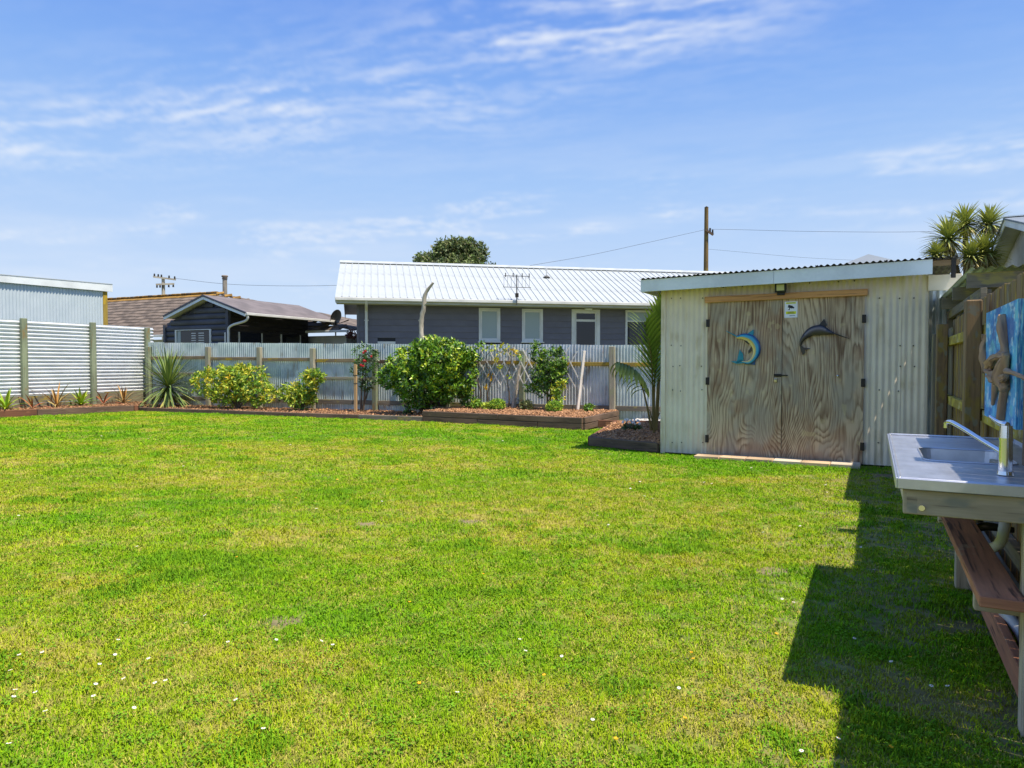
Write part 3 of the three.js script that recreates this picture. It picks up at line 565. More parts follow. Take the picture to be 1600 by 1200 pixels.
// ------------------------------------------------------------------ painted board with driftwood on the fence
{
  const Z = 0.175, p = (px, py, z = Z) => RF.px(px, py, z), lt = p(1542, 489), lb = p(1538, 649), rt = p(1600, 469), rb = p(1600, 684);
  const x0 = lb[0], x1 = x0 + 0.98, yT = lt[1], yB = lb[1], cx = (x0 + x1) / 2, cy = (yT + yB) / 2, w = x1 - x0, h = yT - yB;
  const map = tex(512, 512, (u, v) => {
    const a = fbm(u * 9, v * 7 + 3, 5), b = fbm(u * 22 + 9, v * 15, 5), e = fbm(u * 60 + 3, v * 40, 4), f = fbm(u * 7 + 30, v * 5 + 12, 4);
    let c = mix3(S(48, 128, 200), S(110, 204, 236), clamp(a * 2.2 - 0.5 + (e - 0.5) * 0.9));
    c = mix3(c, S(226, 238, 240), sm(0.54, 0.70, b) * 0.8); c = mix3(c, S(46, 88, 164), sm(0.56, 0.70, f + (e - 0.5) * 0.4) * 0.7); c = mix3(c, S(120, 200, 196), sm(0.6, 0.72, fbm(u * 9 + 50, v * 9, 4)) * 0.5);
    return c;
  });
  const bm = tex(256, 256, (u, v) => { const e = fbm(u * 30, v * 30, 4); return [e, e, e]; }, false);
  const t = inFrame('painted_panel', 'blue painted board with a driftwood figure hung on the paling fence', 'artwork', RF, cx, cy, Z);
  part('board', new THREE.BoxGeometry(w, h, 0.03), new THREE.MeshStandardMaterial({ map, bumpMap: bm, bumpScale: 0.003, roughness: 0.55 }), t, [0, 0, -0.015]);
  const q = (px, py, z = 0.015) => { const a = p(px, py, Z + z); return [a[0] - cx, a[1] - cy, z]; };
  const stick = (n, pts, r, bump = 0.35, seed = 1) => part(n, limb(pts, r, 34, 14, bump * 1.3, seed), M.driftBrown, t);
  stick('driftwood_stick', [q(1565, 494), q(1567, 515), q(1570, 545), q(1572, 566)], [0.020, 0.021, 0.015, 0.02], 0.25, 2);
  stick('driftwood_body', [q(1573, 553, 0.02), q(1568, 572, 0.025), q(1566, 590, 0.025), q(1570, 610, 0.02)], [0.016, 0.028, 0.030, 0.020], 0.45, 3);
  stick('driftwood_body', [q(1543, 578, 0.02), q(1550, 566, 0.03), q(1560, 556, 0.03), q(1570, 556, 0.025)], [0.012, 0.024, 0.022, 0.014], 0.45, 4);
  stick('driftwood_body', [q(1543, 574, 0.02), q(1550, 586, 0.03), q(1560, 594, 0.03), q(1572, 590, 0.025)], [0.012, 0.022, 0.024, 0.014], 0.45, 5);
  stick('driftwood_leg', [q(1558, 592), q(1554, 612), q(1551, 632)], [0.022, 0.016, 0.008], 0.3, 6);
  stick('driftwood_leg', [q(1572, 598), q(1567, 625), q(1564, 655)], [0.022, 0.017, 0.017], 0.25, 7);
  stick('driftwood_arm', [q(1573, 580, 0.03), q(1586, 584, 0.03), q(1604, 592, 0.03)], [0.013, 0.009, 0.008], 0.25, 8);
  stick('bark_edging', [[-w / 2 - 0.005, h / 2 - 0.12, 0], [-w / 2 - 0.015, 0.1, 0.005], [-w / 2, -0.05, 0], [-w / 2 - 0.012, -h / 2 + 0.3, 0]], [0.012, 0.024, 0.02, 0.014], 0.6, 9);
}
// ------------------------------------------------------------------ outdoor sink bench
const SINKY = 0.91, N0 = 2.63, N1 = 4.54, ZW = 0.655;
{
  const t = inFrame('sink_bench', 'stainless steel sink bench on a weathered timber frame against the paling fence', 'sink bench', RF, -(N0 + N1) / 2, 0, 0);
  const c = (N0 + N1) / 2, L = N1 - N0, X = (s) => c - s;                 // s: metres along the fence
  const rectP = (x0, x1, z0, z1, r) => { const a = []; for (const [cx, cz, s] of [[x1 - r, z1 - r, 0], [x0 + r, z1 - r, 1], [x0 + r, z0 + r, 2], [x1 - r, z0 + r, 3]]) for (let k = 0; k <= 5; k++) { const f = (s + k / 5) * Math.PI / 2; a.push([cx + r * Math.cos(f), cz + r * Math.sin(f)]); } return a; };
  const b0 = X(3.84), b1 = X(3.28), hole = rectP(b0, b1, 0.17, 0.53, 0.06), z0 = 0.03;
  const flat = (pts, th, holes) => slab(pts, th, holes).rotateX(Math.PI / 2).scale(1, 1, 1);    // (x, z) outline, upper face at y = 0
  const sinkTop = new THREE.ExtrudeGeometry((() => { const s = new THREE.Shape([[-L / 2, z0], [L / 2, z0], [L / 2, ZW], [-L / 2, ZW]].map((p) => new THREE.Vector2(...p))); s.holes.push(new THREE.Path(hole.map((p) => new THREE.Vector2(...p)))); return s; })(), { depth: 0.004, bevelEnabled: false }).rotateX(Math.PI / 2);
  part('sink_top', muv(sinkTop, [0, 0], 0), M.sink, t, [0, SINKY - 0.004, 0]);
  // apron and raised lip
  part('apron', rbox(L, 0.042, 0.008, 0.003, 0), M.sink, t, [0, SINKY - 0.017, ZW + 0.003]); for (const s of [-1, 1]) part('apron', rbox(0.008, 0.042, ZW - z0, 0.003, 2), M.sink, t, [s * (L / 2 + 0.003), SINKY - 0.0172, (ZW + z0) / 2]);
  part('raised_lip', rbox(L, 0.012, 0.014, 0.005, 0), M.sink, t, [0, SINKY + 0.002, ZW - 0.006]); for (const s of [-1, 1]) part('raised_lip', rbox(0.014, 0.0118, ZW - z0 - 0.016, 0.005, 2), M.sink, t, [s * (L / 2 - 0.006), SINKY + 0.0018, (ZW + z0) / 2]);
  part('splash_rim', rbox(L, 0.04, 0.012, 0.004, 0), M.sink, t, [0, SINKY + 0.012, z0 - 0.004]);
  // bowl
  const bowlWall = (() => { const o = rectP(b0, b1, 0.17, 0.53, 0.06), i2 = rectP(b0 + 0.02, b1 - 0.02, 0.19, 0.51, 0.05), pos = [], idx = [], n = o.length; for (let i = 0; i < n; i++) { pos.push(o[i][0], 0, o[i][1], i2[i][0], -0.16, i2[i][1]); const a = 2 * i, b = 2 * ((i + 1) % n); idx.push(a, b, a + 1, a + 1, b, b + 1); } const m = pos.length / 3; pos.push((b0 + b1) / 2, -0.166, 0.35); for (let i = 0; i < n; i++) idx.push(2 * i + 1, 2 * ((i + 1) % n) + 1, m); const g = new THREE.BufferGeometry(); g.setAttribute('position', new THREE.Float32BufferAttribute(pos, 3)); g.setIndex(idx); const h = g.toNonIndexed(); h.computeVertexNormals(); return muv(h, [0, 0], 0); })();
  const ms = M.sink.clone(); ms.side = THREE.DoubleSide; const bw = part('bowl', bowlWall, ms, t, [0, SINKY - 0.004, 0]);
  part('drain', new THREE.CylinderGeometry(0.035, 0.035, 0.006, 16), M.chrome, bw, [(b0 + b1) / 2, -0.162, 0.35]);
  part('bowl_rim', new THREE.TubeGeometry(new THREE.CatmullRomCurve3(hole.map(([x, z]) => V(x, 0, z)), true, 'catmullrom', 0.1), 60, 0.004, 6, true), M.sink, t, [0, SINKY - 0.001, 0]);
  // timber frame
  part('frame_beam', rbox(L - 0.03, 0.095, 0.045, 0.006), M.benchWood, t, [0, SINKY - 0.088, ZW - 0.05]); part('frame_beam', rbox(L - 0.03, 0.095, 0.045, 0.006), M.benchWood, t, [0, SINKY - 0.088, 0.19]);
  for (const s of [-1, 1]) { const e = part('frame_beam', rbox(0.045, 0.098, ZW - 0.05, 0.006), M.benchWood, t, [s * (L / 2 - 0.038), SINKY - 0.0885, ZW / 2 + 0.005]); part('bolt_head', new THREE.CylinderGeometry(0.011, 0.011, 0.01, 10).rotateZ(Math.PI / 2), M.chrome, e, [s * 0.025, -0.02, 0.24]); }
  const leg = (s, z) => part('leg', rbox(0.075, SINKY - 0.14, 0.1, 0.006), M.benchWood, t, [X(s), (SINKY - 0.14) / 2, z]);
  leg(2.66, 0.203); leg(4.50, 0.24);
  part('shelf', rbox(L + 0.02, 0.04, 0.14, 0.005), M.shelf, t, [0.08, 0.50, 0.326]);
  for (const s of [2.75, 4.4]) part('shelf_bearer', rbox(0.05, 0.07, 0.17, 0.005), M.benchWood, t, [X(s), 0.444, 0.305]);
  part('lower_rail', rbox(L, 0.12, 0.04, 0.006), M.shelf, t, [0, 0.10, 0.205]);
  // waste pipe
  const wp = part('waste_pipe', tube([[X(3.56), SINKY - 0.16, 0.35], [X(3.56), 0.62, 0.35]], 0.024, 6, 12), M.pipe, t); wp.position.y = 0;
  part('waste_pipe', tube([[X(3.84), 0.82, 0.14], [X(3.84), 0.55, 0.14], [X(3.88), 0.42, 0.16], [X(3.92), 0.37, 0.225], [X(3.95), 0.30, 0.262], [X(3.90), 0.235, 0.268], [X(3.78), 0.21, 0.255], [X(3.60), 0.19, 0.20], [X(3.40), 0.14, 0.14], [X(3.25), 0.08, 0.13], [X(3.2), -0.02, 0.13]], 0.026, 40, 12), M.pipe, t);
  for (const y of [0.70, 0.36]) part('pipe_collar', new THREE.CylinderGeometry(0.033, 0.033, 0.05, 14), M.pipe, t, [y > 0.5 ? X(3.84) : X(3.93), y, y > 0.5 ? 0.14 : 0.205]);
  part('supply_hose', tube([[X(2.95), SINKY - 0.02, 0.25], [X(2.93), 0.7, 0.12], [X(3.0), 0.58, 0.1], [X(2.95), 0.66, 0.085], [X(2.9), 0.8, 0.07]], 0.008, 30, 6), M.black, t);
  const hose = inFrame('garden_tap', 'small dark garden tap with blue hose fitting below the bench shelf', 'tap', RF, -4.05, 0.42, 0.22);
  part('tap_body', limb([[0, 0.05, -0.15], [0, 0.05, 0], [0, -0.02, 0.05]], [0.016, 0.024, 0.018], 8, 8), M.iron, hose); part('handle', rbox(0.07, 0.016, 0.016, 0.005), M.iron, hose, [0, 0.09, 0]); part('hose_fitting', new THREE.CylinderGeometry(0.017, 0.02, 0.06, 10), plain(60, 120, 190, 0.5), hose, [0, -0.06, 0.055]);
  // lever mixer taps
  function mixer(label, s, z, turn, len) {
    const g = inFrame('mixer_tap', label, 'tap', RF, -s, SINKY, z);
    const cyl = (n, r0, r1, h, y) => part(n, new THREE.CylinderGeometry(r0, r1, h, 20), M.chrome, g, [0, y, 0]);
    cyl('base_ring', 0.027, 0.03, 0.014, 0.007); cyl('column', 0.0225, 0.0245, 0.13, 0.075); cyl('collar', 0.0245, 0.0245, 0.010, 0.142); cyl('cap', 0.021, 0.0235, 0.05, 0.172);
    const c0 = Math.cos(turn), s0 = Math.sin(turn);
    const sp = part('spout', limb([[0, 0.08, 0], [c0 * len * 0.35, 0.115, s0 * len * 0.35], [c0 * len * 0.75, 0.158, s0 * len * 0.75], [c0 * len * 0.93, 0.171, s0 * len * 0.93], [c0 * len, 0.165, s0 * len]], [0.013, 0.012, 0.0105, 0.0105, 0.011], 24, 12), M.chrome, g);
    part('nozzle', new THREE.CylinderGeometry(0.0125, 0.0125, 0.026, 14), M.chrome, sp, [c0 * len, 0.152, s0 * len]);
    part('lever', limb([[0, 0.197, 0], [c0 * 0.05, 0.203, s0 * 0.05], [c0 * 0.13, 0.224, s0 * 0.13]], [0.016, 0.009, 0.006], 10, 8), M.chrome, g);
    part('temperature_dot', new THREE.SphereGeometry(0.005, 8, 6), plain(190, 30, 30, 0.4), g, [c0 * 0.022, 0.05, s0 * 0.022]); return g;
  }
  const tip = RF.l(V(2.08, 1.08, -3.27)); mixer('chrome lever mixer tap standing beside the sink bowl', 2.945, 0.27, Math.atan2(0.16, -0.5), 0.53);
  mixer('chrome mixer tap close to the fence at the end of the bench', 2.72, 0.13, Math.atan2(0.16, 0.2), 0.2);
}
// ------------------------------------------------------------------ lean-to and house beyond the paling fence
{
  const t = inFrame('lean_to', 'dark open lean-to with corrugated roof between the shed and the paling fence', 'lean-to', RF);
  const y = 2.19, s0 = 7.0;
  for (let i = 0; i < 3; i++) { const g = corrugated(0.95, 3.4, 3.4, 0.0762, 0.011, 8, 0, 0).rotateX(-Math.PI / 2).rotateY(Math.PI / 2); part('roof_sheet', g, M.galvOld, t, [-s0 - 3.4 + 3.4, y + 0.03, -0.02 - i * 0.9]); }
  for (const k of [0, 1, 2]) part('rafter', rbox(0.05, 0.14, 2.9, 0.004), M.palingGrey, t, [-s0 - 0.1 - k * 1.3, y - 0.075, -1.45]);
  part('front_beam', rbox(3.2, 0.1, 0.05, 0.004), M.palingGrey, t, [-s0 - 1.6, y - 0.2, -0.12]);
  for (const [s, z] of [[s0 + 0.1, -0.14], [s0 + 3.1, -0.14], [s0 + 0.1, -2.8], [s0 + 3.1, -2.8]]) part('post', rbox(0.09, y - 0.16, 0.09, 0.006), M.palingGrey, t, [-s, (y - 0.16) / 2, z]);
  part('end_wall', corrugated(3.5, y - 0.02, y + 0.42, 0.0762, 0.0095, 6, 0, 0.02), M.galvOld, t, [-s0 - 3.3, 0, -2.95], [0, -Math.PI / 2, 0]);
  part('rear_wall', corrugated(3.3, y - 0.02, y - 0.02, 0.0762, 0.0095, 6, 0, 0.02), M.galvOld, t, [-s0 - 3.3, 0, -2.95]);
  const sh = inFrame('storage_shelf', 'grey shelf of stored boards inside the dark lean-to', 'shelf', RF, -9.3, 0, -0.45);
  for (const yy of [1.45, 1.75, 1.95]) part('board', rbox(1.4, 0.04, 0.5, 0.004), M.palingGrey, sh, [0, yy, 0]); for (const s of [-0.66, 0.66]) part('leg', rbox(0.05, 1.98, 0.05), M.palingGrey, sh, [s, 0.99, 0]);
}
{
  const H2 = frame(RF.w(0, 0, -2.6), 117.9), ap = H2.px(1571, 345), ev = H2.px(1537, 425), half = ap[0] - ev[0], slope = (ap[1] - ev[1]) / half, t = inFrame('neighbour_house', 'pale grey house gable rising behind the paling fence', 'house', H2), x0 = ap[0], yA = ap[1], len = 9, O = 0.45;
  const yr = (x) => yA - Math.abs(x - x0) * slope;
  part('gable_wall', slab([[x0 - half + 0.5, 0], [x0 + half - 0.5, 0], [x0 + half - 0.5, yr(x0 + half - 0.5) - 0.12], [x0, yA - 0.12], [x0 - half + 0.5, yr(x0 - half + 0.5) - 0.12]], 0.12), M.wallGrey, t, [0, 0, -O]);
  for (const s of [-1, 1]) part('side_wall', box(0.12, yr(x0 + half) - 0.1, len - 0.5), M.wallGrey, t, [x0 + s * (half - 0.57), (yr(x0 + half) - 0.1) / 2, -O - len / 2]);
  for (const s of [-1, 1]) {
    const L = half * Math.hypot(1, slope), a = Math.atan(slope);
    const rp = part('roof', box(L + 0.1, 0.05, len), M.roofGrey, t, [x0 + s * half / 2, yA - slope * half / 2 + 0.06, -len / 2 + 0.05], [0, 0, -s * a]);
    part('soffit', box(L - 0.02, 0.015, O), M.soffit, t, [x0 + s * half / 2, yA - slope * half / 2 - 0.06, -O / 2 - 0.02], [0, 0, -s * a]);
    part('barge_board', box(L + 0.02, 0.2, 0.03), M.fascia, t, [x0 + s * half / 2, yA - slope * half / 2 - 0.045, 0.005 + (s > 0 ? 0.003 : 0)], [0, 0, -s * a]);
  }
  part('ridge_cap', box(0.3, 0.03, len), M.fascia, t, [x0, yA + 0.1, -len / 2 + 0.05]);
}

// ------------------------------------------------------------------ long grey house with the white steel roof
{
  const t = inFrame('weatherboard_house', 'long dark grey weatherboard house with white ribbed steel roof behind the iron fence', 'house', HOUSE), H = (px, py, z = 0) => HOUSE.px(px, py, z);
  const L = 18.5, W = 7.6, EO = 0.62, GO = 0.75, eave = H(600, 465, EO)[1], rh = (() => { const a = H(545, 410, -W / 2); return a[1]; })(), wallH = eave - 0.06;
  // openings: pixels of the outer frame [x0, x1, top, bottom], kind
  const ops = [[748, 781.5, 481, 534, 'frosted'], [815.5, 848, 482.5, 534.5, 'frosted'], [893, 937, 483, 560, 'door'], [977, 1016, 484.5, 560, 'tall'], [590, 618, 533.5, 566, 'low']].map(([a, b, c, d, k]) => { const p = H(a, c), q = H(b, d); return { x0: p[0], x1: q[0], y1: Math.min(p[1], eave - 0.15), y0: q[1], k }; });
  // weatherboards, one by one, cut at the openings
  const bh = 0.235; let y = 0.02;
  const boardGeo = new Map();
  while (y < wallH - 0.02) {
    const h = Math.min(bh, wallH - y); const cuts = [[0, L]];
    for (const o of ops) if (y + h > o.y0 + 0.01 && y < o.y1 - 0.01) for (let i = cuts.length - 1; i >= 0; i--) { const [a, b] = cuts[i]; if (o.x0 < b && o.x1 > a) cuts.splice(i, 1, ...[[a, o.x0], [o.x1, b]].filter(([m, n]) => n - m > 0.02)); }
    for (const [a, b] of cuts) part('weatherboard', box(b - a, h + 0.012, 0.022), M.houseWall, t, [(a + b) / 2, y + h / 2, -0.008], [-0.09, 0, 0]);
    y += bh;
  }
  part('inner_wall', slab([[0, 0], [L, 0], [L, wallH], [0, wallH]], 0.05, ops.map((o) => [[o.x0 + 0.02, o.y0], [o.x1 - 0.02, o.y0], [o.x1 - 0.02, o.y1], [o.x0 + 0.02, o.y1]])), M.room, t, [0, 0, -0.03]);
  part('rear_wall', box(L, wallH, 0.1), M.houseWall, t, [L / 2, wallH / 2, -W]);
  for (const x of [0.05, L - 0.05]) part('end_wall', slab([[-W, 0], [-0.06, 0], [-0.06, wallH], [-W / 2, rh - 0.25], [-W, wallH]], 0.09), M.houseWall, t, [x + (x < 1 ? -0.045 : 0.045), 0, 0], [0, -Math.PI / 2, 0]);
  part('inner_floor', box(L - 0.3, 0.05, W - 0.2), M.room, t, [L / 2, Math.max(0.9, 1.5), -W / 2]);
  part('inner_partition', box(L - 0.3, wallH - 1.7, 0.05), M.room, t, [L / 2, 1.6 + (wallH - 1.7) / 2, -2.2]);
  for (const x of [0.02, L - 0.02]) part('corner_board', box(0.09, wallH, 0.05), M.houseWall, t, [x + (x < 1 ? 0.02 : -0.02), wallH / 2, 0.012]);
  // windows and door
  for (const o of ops) {
    const w = o.x1 - o.x0, h = o.y1 - o.y0, cx = (o.x0 + o.x1) / 2, cy = (o.y0 + o.y1) / 2, f = o.k === 'door' ? 0.13 : 0.085;
    const fr = part(o.k === 'door' ? 'door_frame' : 'window_frame', slab([[-w / 2, -h / 2], [w / 2, -h / 2], [w / 2, h / 2], [-w / 2, h / 2]], 0.09, [[[-w / 2 + f, -h / 2 + f], [w / 2 - f, -h / 2 + f], [w / 2 - f, h / 2 - f], [-w / 2 + f, h / 2 - f]]]), M.white, t, [cx, cy, 0.035]);
    const iw = w - 2 * f, ih = h - 2 * f;
    if (o.k === 'door') {
      part('door_leaf', slab([[-iw / 2 - 0.04, -ih / 2], [iw / 2 + 0.04, -ih / 2], [iw / 2 + 0.04, ih / 2], [-iw / 2 - 0.04, ih / 2]], 0.04, [[[-iw / 2 + 0.07, -ih / 2 + 0.1], [iw / 2 - 0.07, -ih / 2 + 0.1], [iw / 2 - 0.07, ih / 2 - 0.36], [-iw / 2 + 0.07, ih / 2 - 0.36]], [[-iw / 2 + 0.07, ih / 2 - 0.27], [iw / 2 - 0.07, ih / 2 - 0.27], [iw / 2 - 0.07, ih / 2 - 0.03], [-iw / 2 + 0.07, ih / 2 - 0.03]]]), M.white, fr, [0, 0, -0.03]);
      part('pane', box(iw - 0.12, ih - 0.44, 0.008), M.darkGlass, fr, [0, -0.13, -0.05]); part('pane', box(iw - 0.12, 0.26, 0.008), M.darkGlass, fr, [0, ih / 2 - 0.15, -0.05]);
      const lamp = part('porch_light', new THREE.CylinderGeometry(0.16, 0.13, 0.06, 16), M.fascia, t, [cx + 0.05, o.y1 - 0.02, 0.2]);
    } else if (o.k === 'tall') {
      part('pane', box(iw, ih, 0.008), M.darkGlass, fr, [0, 0, -0.05]); part('transom', box(iw + 0.02, 0.06, 0.05), M.white, fr, [0, ih / 2 - 0.36, -0.03]); part('upper_pane', box(iw, 0.33, 0.01), M.frosted, fr, [0, ih / 2 - 0.17, -0.043]);
      part('curtain', box(0.09, ih - 0.4, 0.01), M.room, fr, [-iw / 2 + 0.05, -0.2, -0.04]);
    } else { part('pane', box(iw, ih, 0.008), M.frosted, fr, [0, 0, -0.05]); part('sash', slab([[-iw / 2, -ih / 2], [iw / 2, -ih / 2], [iw / 2, ih / 2], [-iw / 2, ih / 2]], 0.03, [[[-iw / 2 + 0.045, -ih / 2 + 0.045], [iw / 2 - 0.045, -ih / 2 + 0.045], [iw / 2 - 0.045, ih / 2 - 0.045], [-iw / 2 + 0.045, ih / 2 - 0.045]]]), M.white, fr, [0, 0, -0.025]); part('sill', box(w + 0.08, 0.04, 0.1), M.white, fr, [0, -h / 2 - 0.015, 0.02]); }
  }
  // roof of ribbed pans
  const run = W / 2 + EO, rise = rh - eave, SL = Math.hypot(run, rise), a = Math.atan2(rise, run), pan = 0.262, n = Math.round((L + 2 * GO) / pan);
  const pg = (() => { const s = new THREE.Shape([[0, 0], [pan - 0.045, 0], [pan - 0.036, 0.03], [pan - 0.012, 0.03], [pan - 0.002, 0], [pan - 0.002, -0.012], [0, -0.012]].map((p) => new THREE.Vector2(...p))); return muv(new THREE.ExtrudeGeometry(s, { depth: SL, bevelEnabled: false })); })();
  for (let i = 0; i < n; i++) part('roof_pan', pg, M.roofWhite, t, [-GO + i * pan, rh, -W / 2], [a, 0, 0]);
  part('rear_roof', box(L + 2 * GO, 0.03, SL), M.roofWhite, t, [L / 2, (rh + eave) / 2, -W / 2 - run / 2], [-a, 0, 0]);
  part('ridge_cap', slab([[-0.22, -0.07], [0, 0.045], [0.22, -0.07], [0.22, -0.05], [0, 0.065], [-0.22, -0.05]], L + 2 * GO + 0.04), M.roofWhite, t, [L + GO + 0.02, rh + 0.02, -W / 2], [0, Math.PI / 2, 0]);
  part('gutter', rbox(L + 2 * GO, 0.12, 0.11, 0.02), M.white, t, [L / 2, eave - 0.075, EO + 0.06]);
  part('fascia', box(L + 2 * GO - 0.04, 0.19, 0.025), M.soffit, t, [L / 2, eave - 0.125, EO - 0.012]);
  part('soffit', box(L + 2 * GO - 0.06, 0.012, EO + 0.02), M.soffit, t, [L / 2, eave - 0.21, EO / 2 - 0.02]);
  for (const s of [0, 1]) for (const k of [1, -1]) part('barge_board', box(0.03, 0.19, SL), M.soffit, t, [s ? L + GO - 0.02 : -GO + 0.02, (rh + eave) / 2 - 0.11, -W / 2 + k * run / 2], [k * a, 0, 0]);
  part('gable_soffit', box(GO - 0.06, 0.012, run), M.soffit, t, [-GO / 2, (rh + eave) / 2 - 0.2, -W / 2 + run / 2], [a, 0, 0]);
  // downpipe, roof vent
  const dp = H(572.5, 500, 0.06), gx = H(572.5, 468, EO)[0];
  const q = part('downpipe', tube([[gx, eave - 0.1, EO + 0.04], [gx, eave - 0.24, EO - 0.05], [dp[0], eave - 0.42, 0.12], [dp[0], eave - 0.6, 0.09], [dp[0], 1, 0.09], [dp[0], 0.05, 0.09]], 0.055, 50, 10), M.white, t);
  for (const yy of [eave - 0.8, eave - 2.0]) part('pipe_clip', box(0.17, 0.04, 0.05), M.white, t, [dp[0], yy, 0.05]);
  const rpx = (px, py) => { let z = EO - 2; for (let i = 0; i < 20; i++) { const b = H(px, py, z); z = EO - (b[1] - eave) / rise * run; } return H(px, py, z); };
  const v = rpx(854, 434); part('vent_pipe', new THREE.CylinderGeometry(0.03, 0.03, 0.4, 8), M.white, t, [v[0], v[1] + 0.2, v[2]]); part('vent_flashing', new THREE.CylinderGeometry(0.06, 0.16, 0.08, 12), M.galvDark, t, [v[0], v[1] + 0.05, v[2]]);
  // television aerial clamped to the gutter
  const ax = H(807.5, 470, EO + 0.16), top = H(807.5, 429, EO + 0.16)[1], an = inFrame('television_aerial', 'thin metal television aerial rising above the gutter of the white roof', 'aerial', HOUSE, ax[0], eave - 0.2, EO + 0.16), hh = top - eave + 0.2;
  part('mast', new THREE.CylinderGeometry(0.022, 0.022, hh, 8), M.galvDark, an, [0, hh / 2, 0]); part('clamp_box', rbox(0.12, 0.16, 0.1, 0.01), M.iron, an, [0, hh * 0.32, 0.02]);
  part('boom', box(0.98, 0.022, 0.022), M.galvDark, an, [0, hh - 0.06, 0.03]); part('lower_boom', box(1.08, 0.02, 0.02), M.galvDark, an, [0, hh * 0.58, 0.03]);
  for (const x of [-0.44, -0.15, 0.2, 0.47]) part('element', new THREE.CylinderGeometry(0.018, 0.018, 0.16, 6), M.iron, an, [x, hh - 0.03, 0.04]);
  for (let i = 0; i < 8; i++) part('element', new THREE.CylinderGeometry(0.006, 0.006, hh * 0.36, 5), M.galvDark, an, [-0.5 + i * 0.14, hh * 0.76, 0.03]);
}

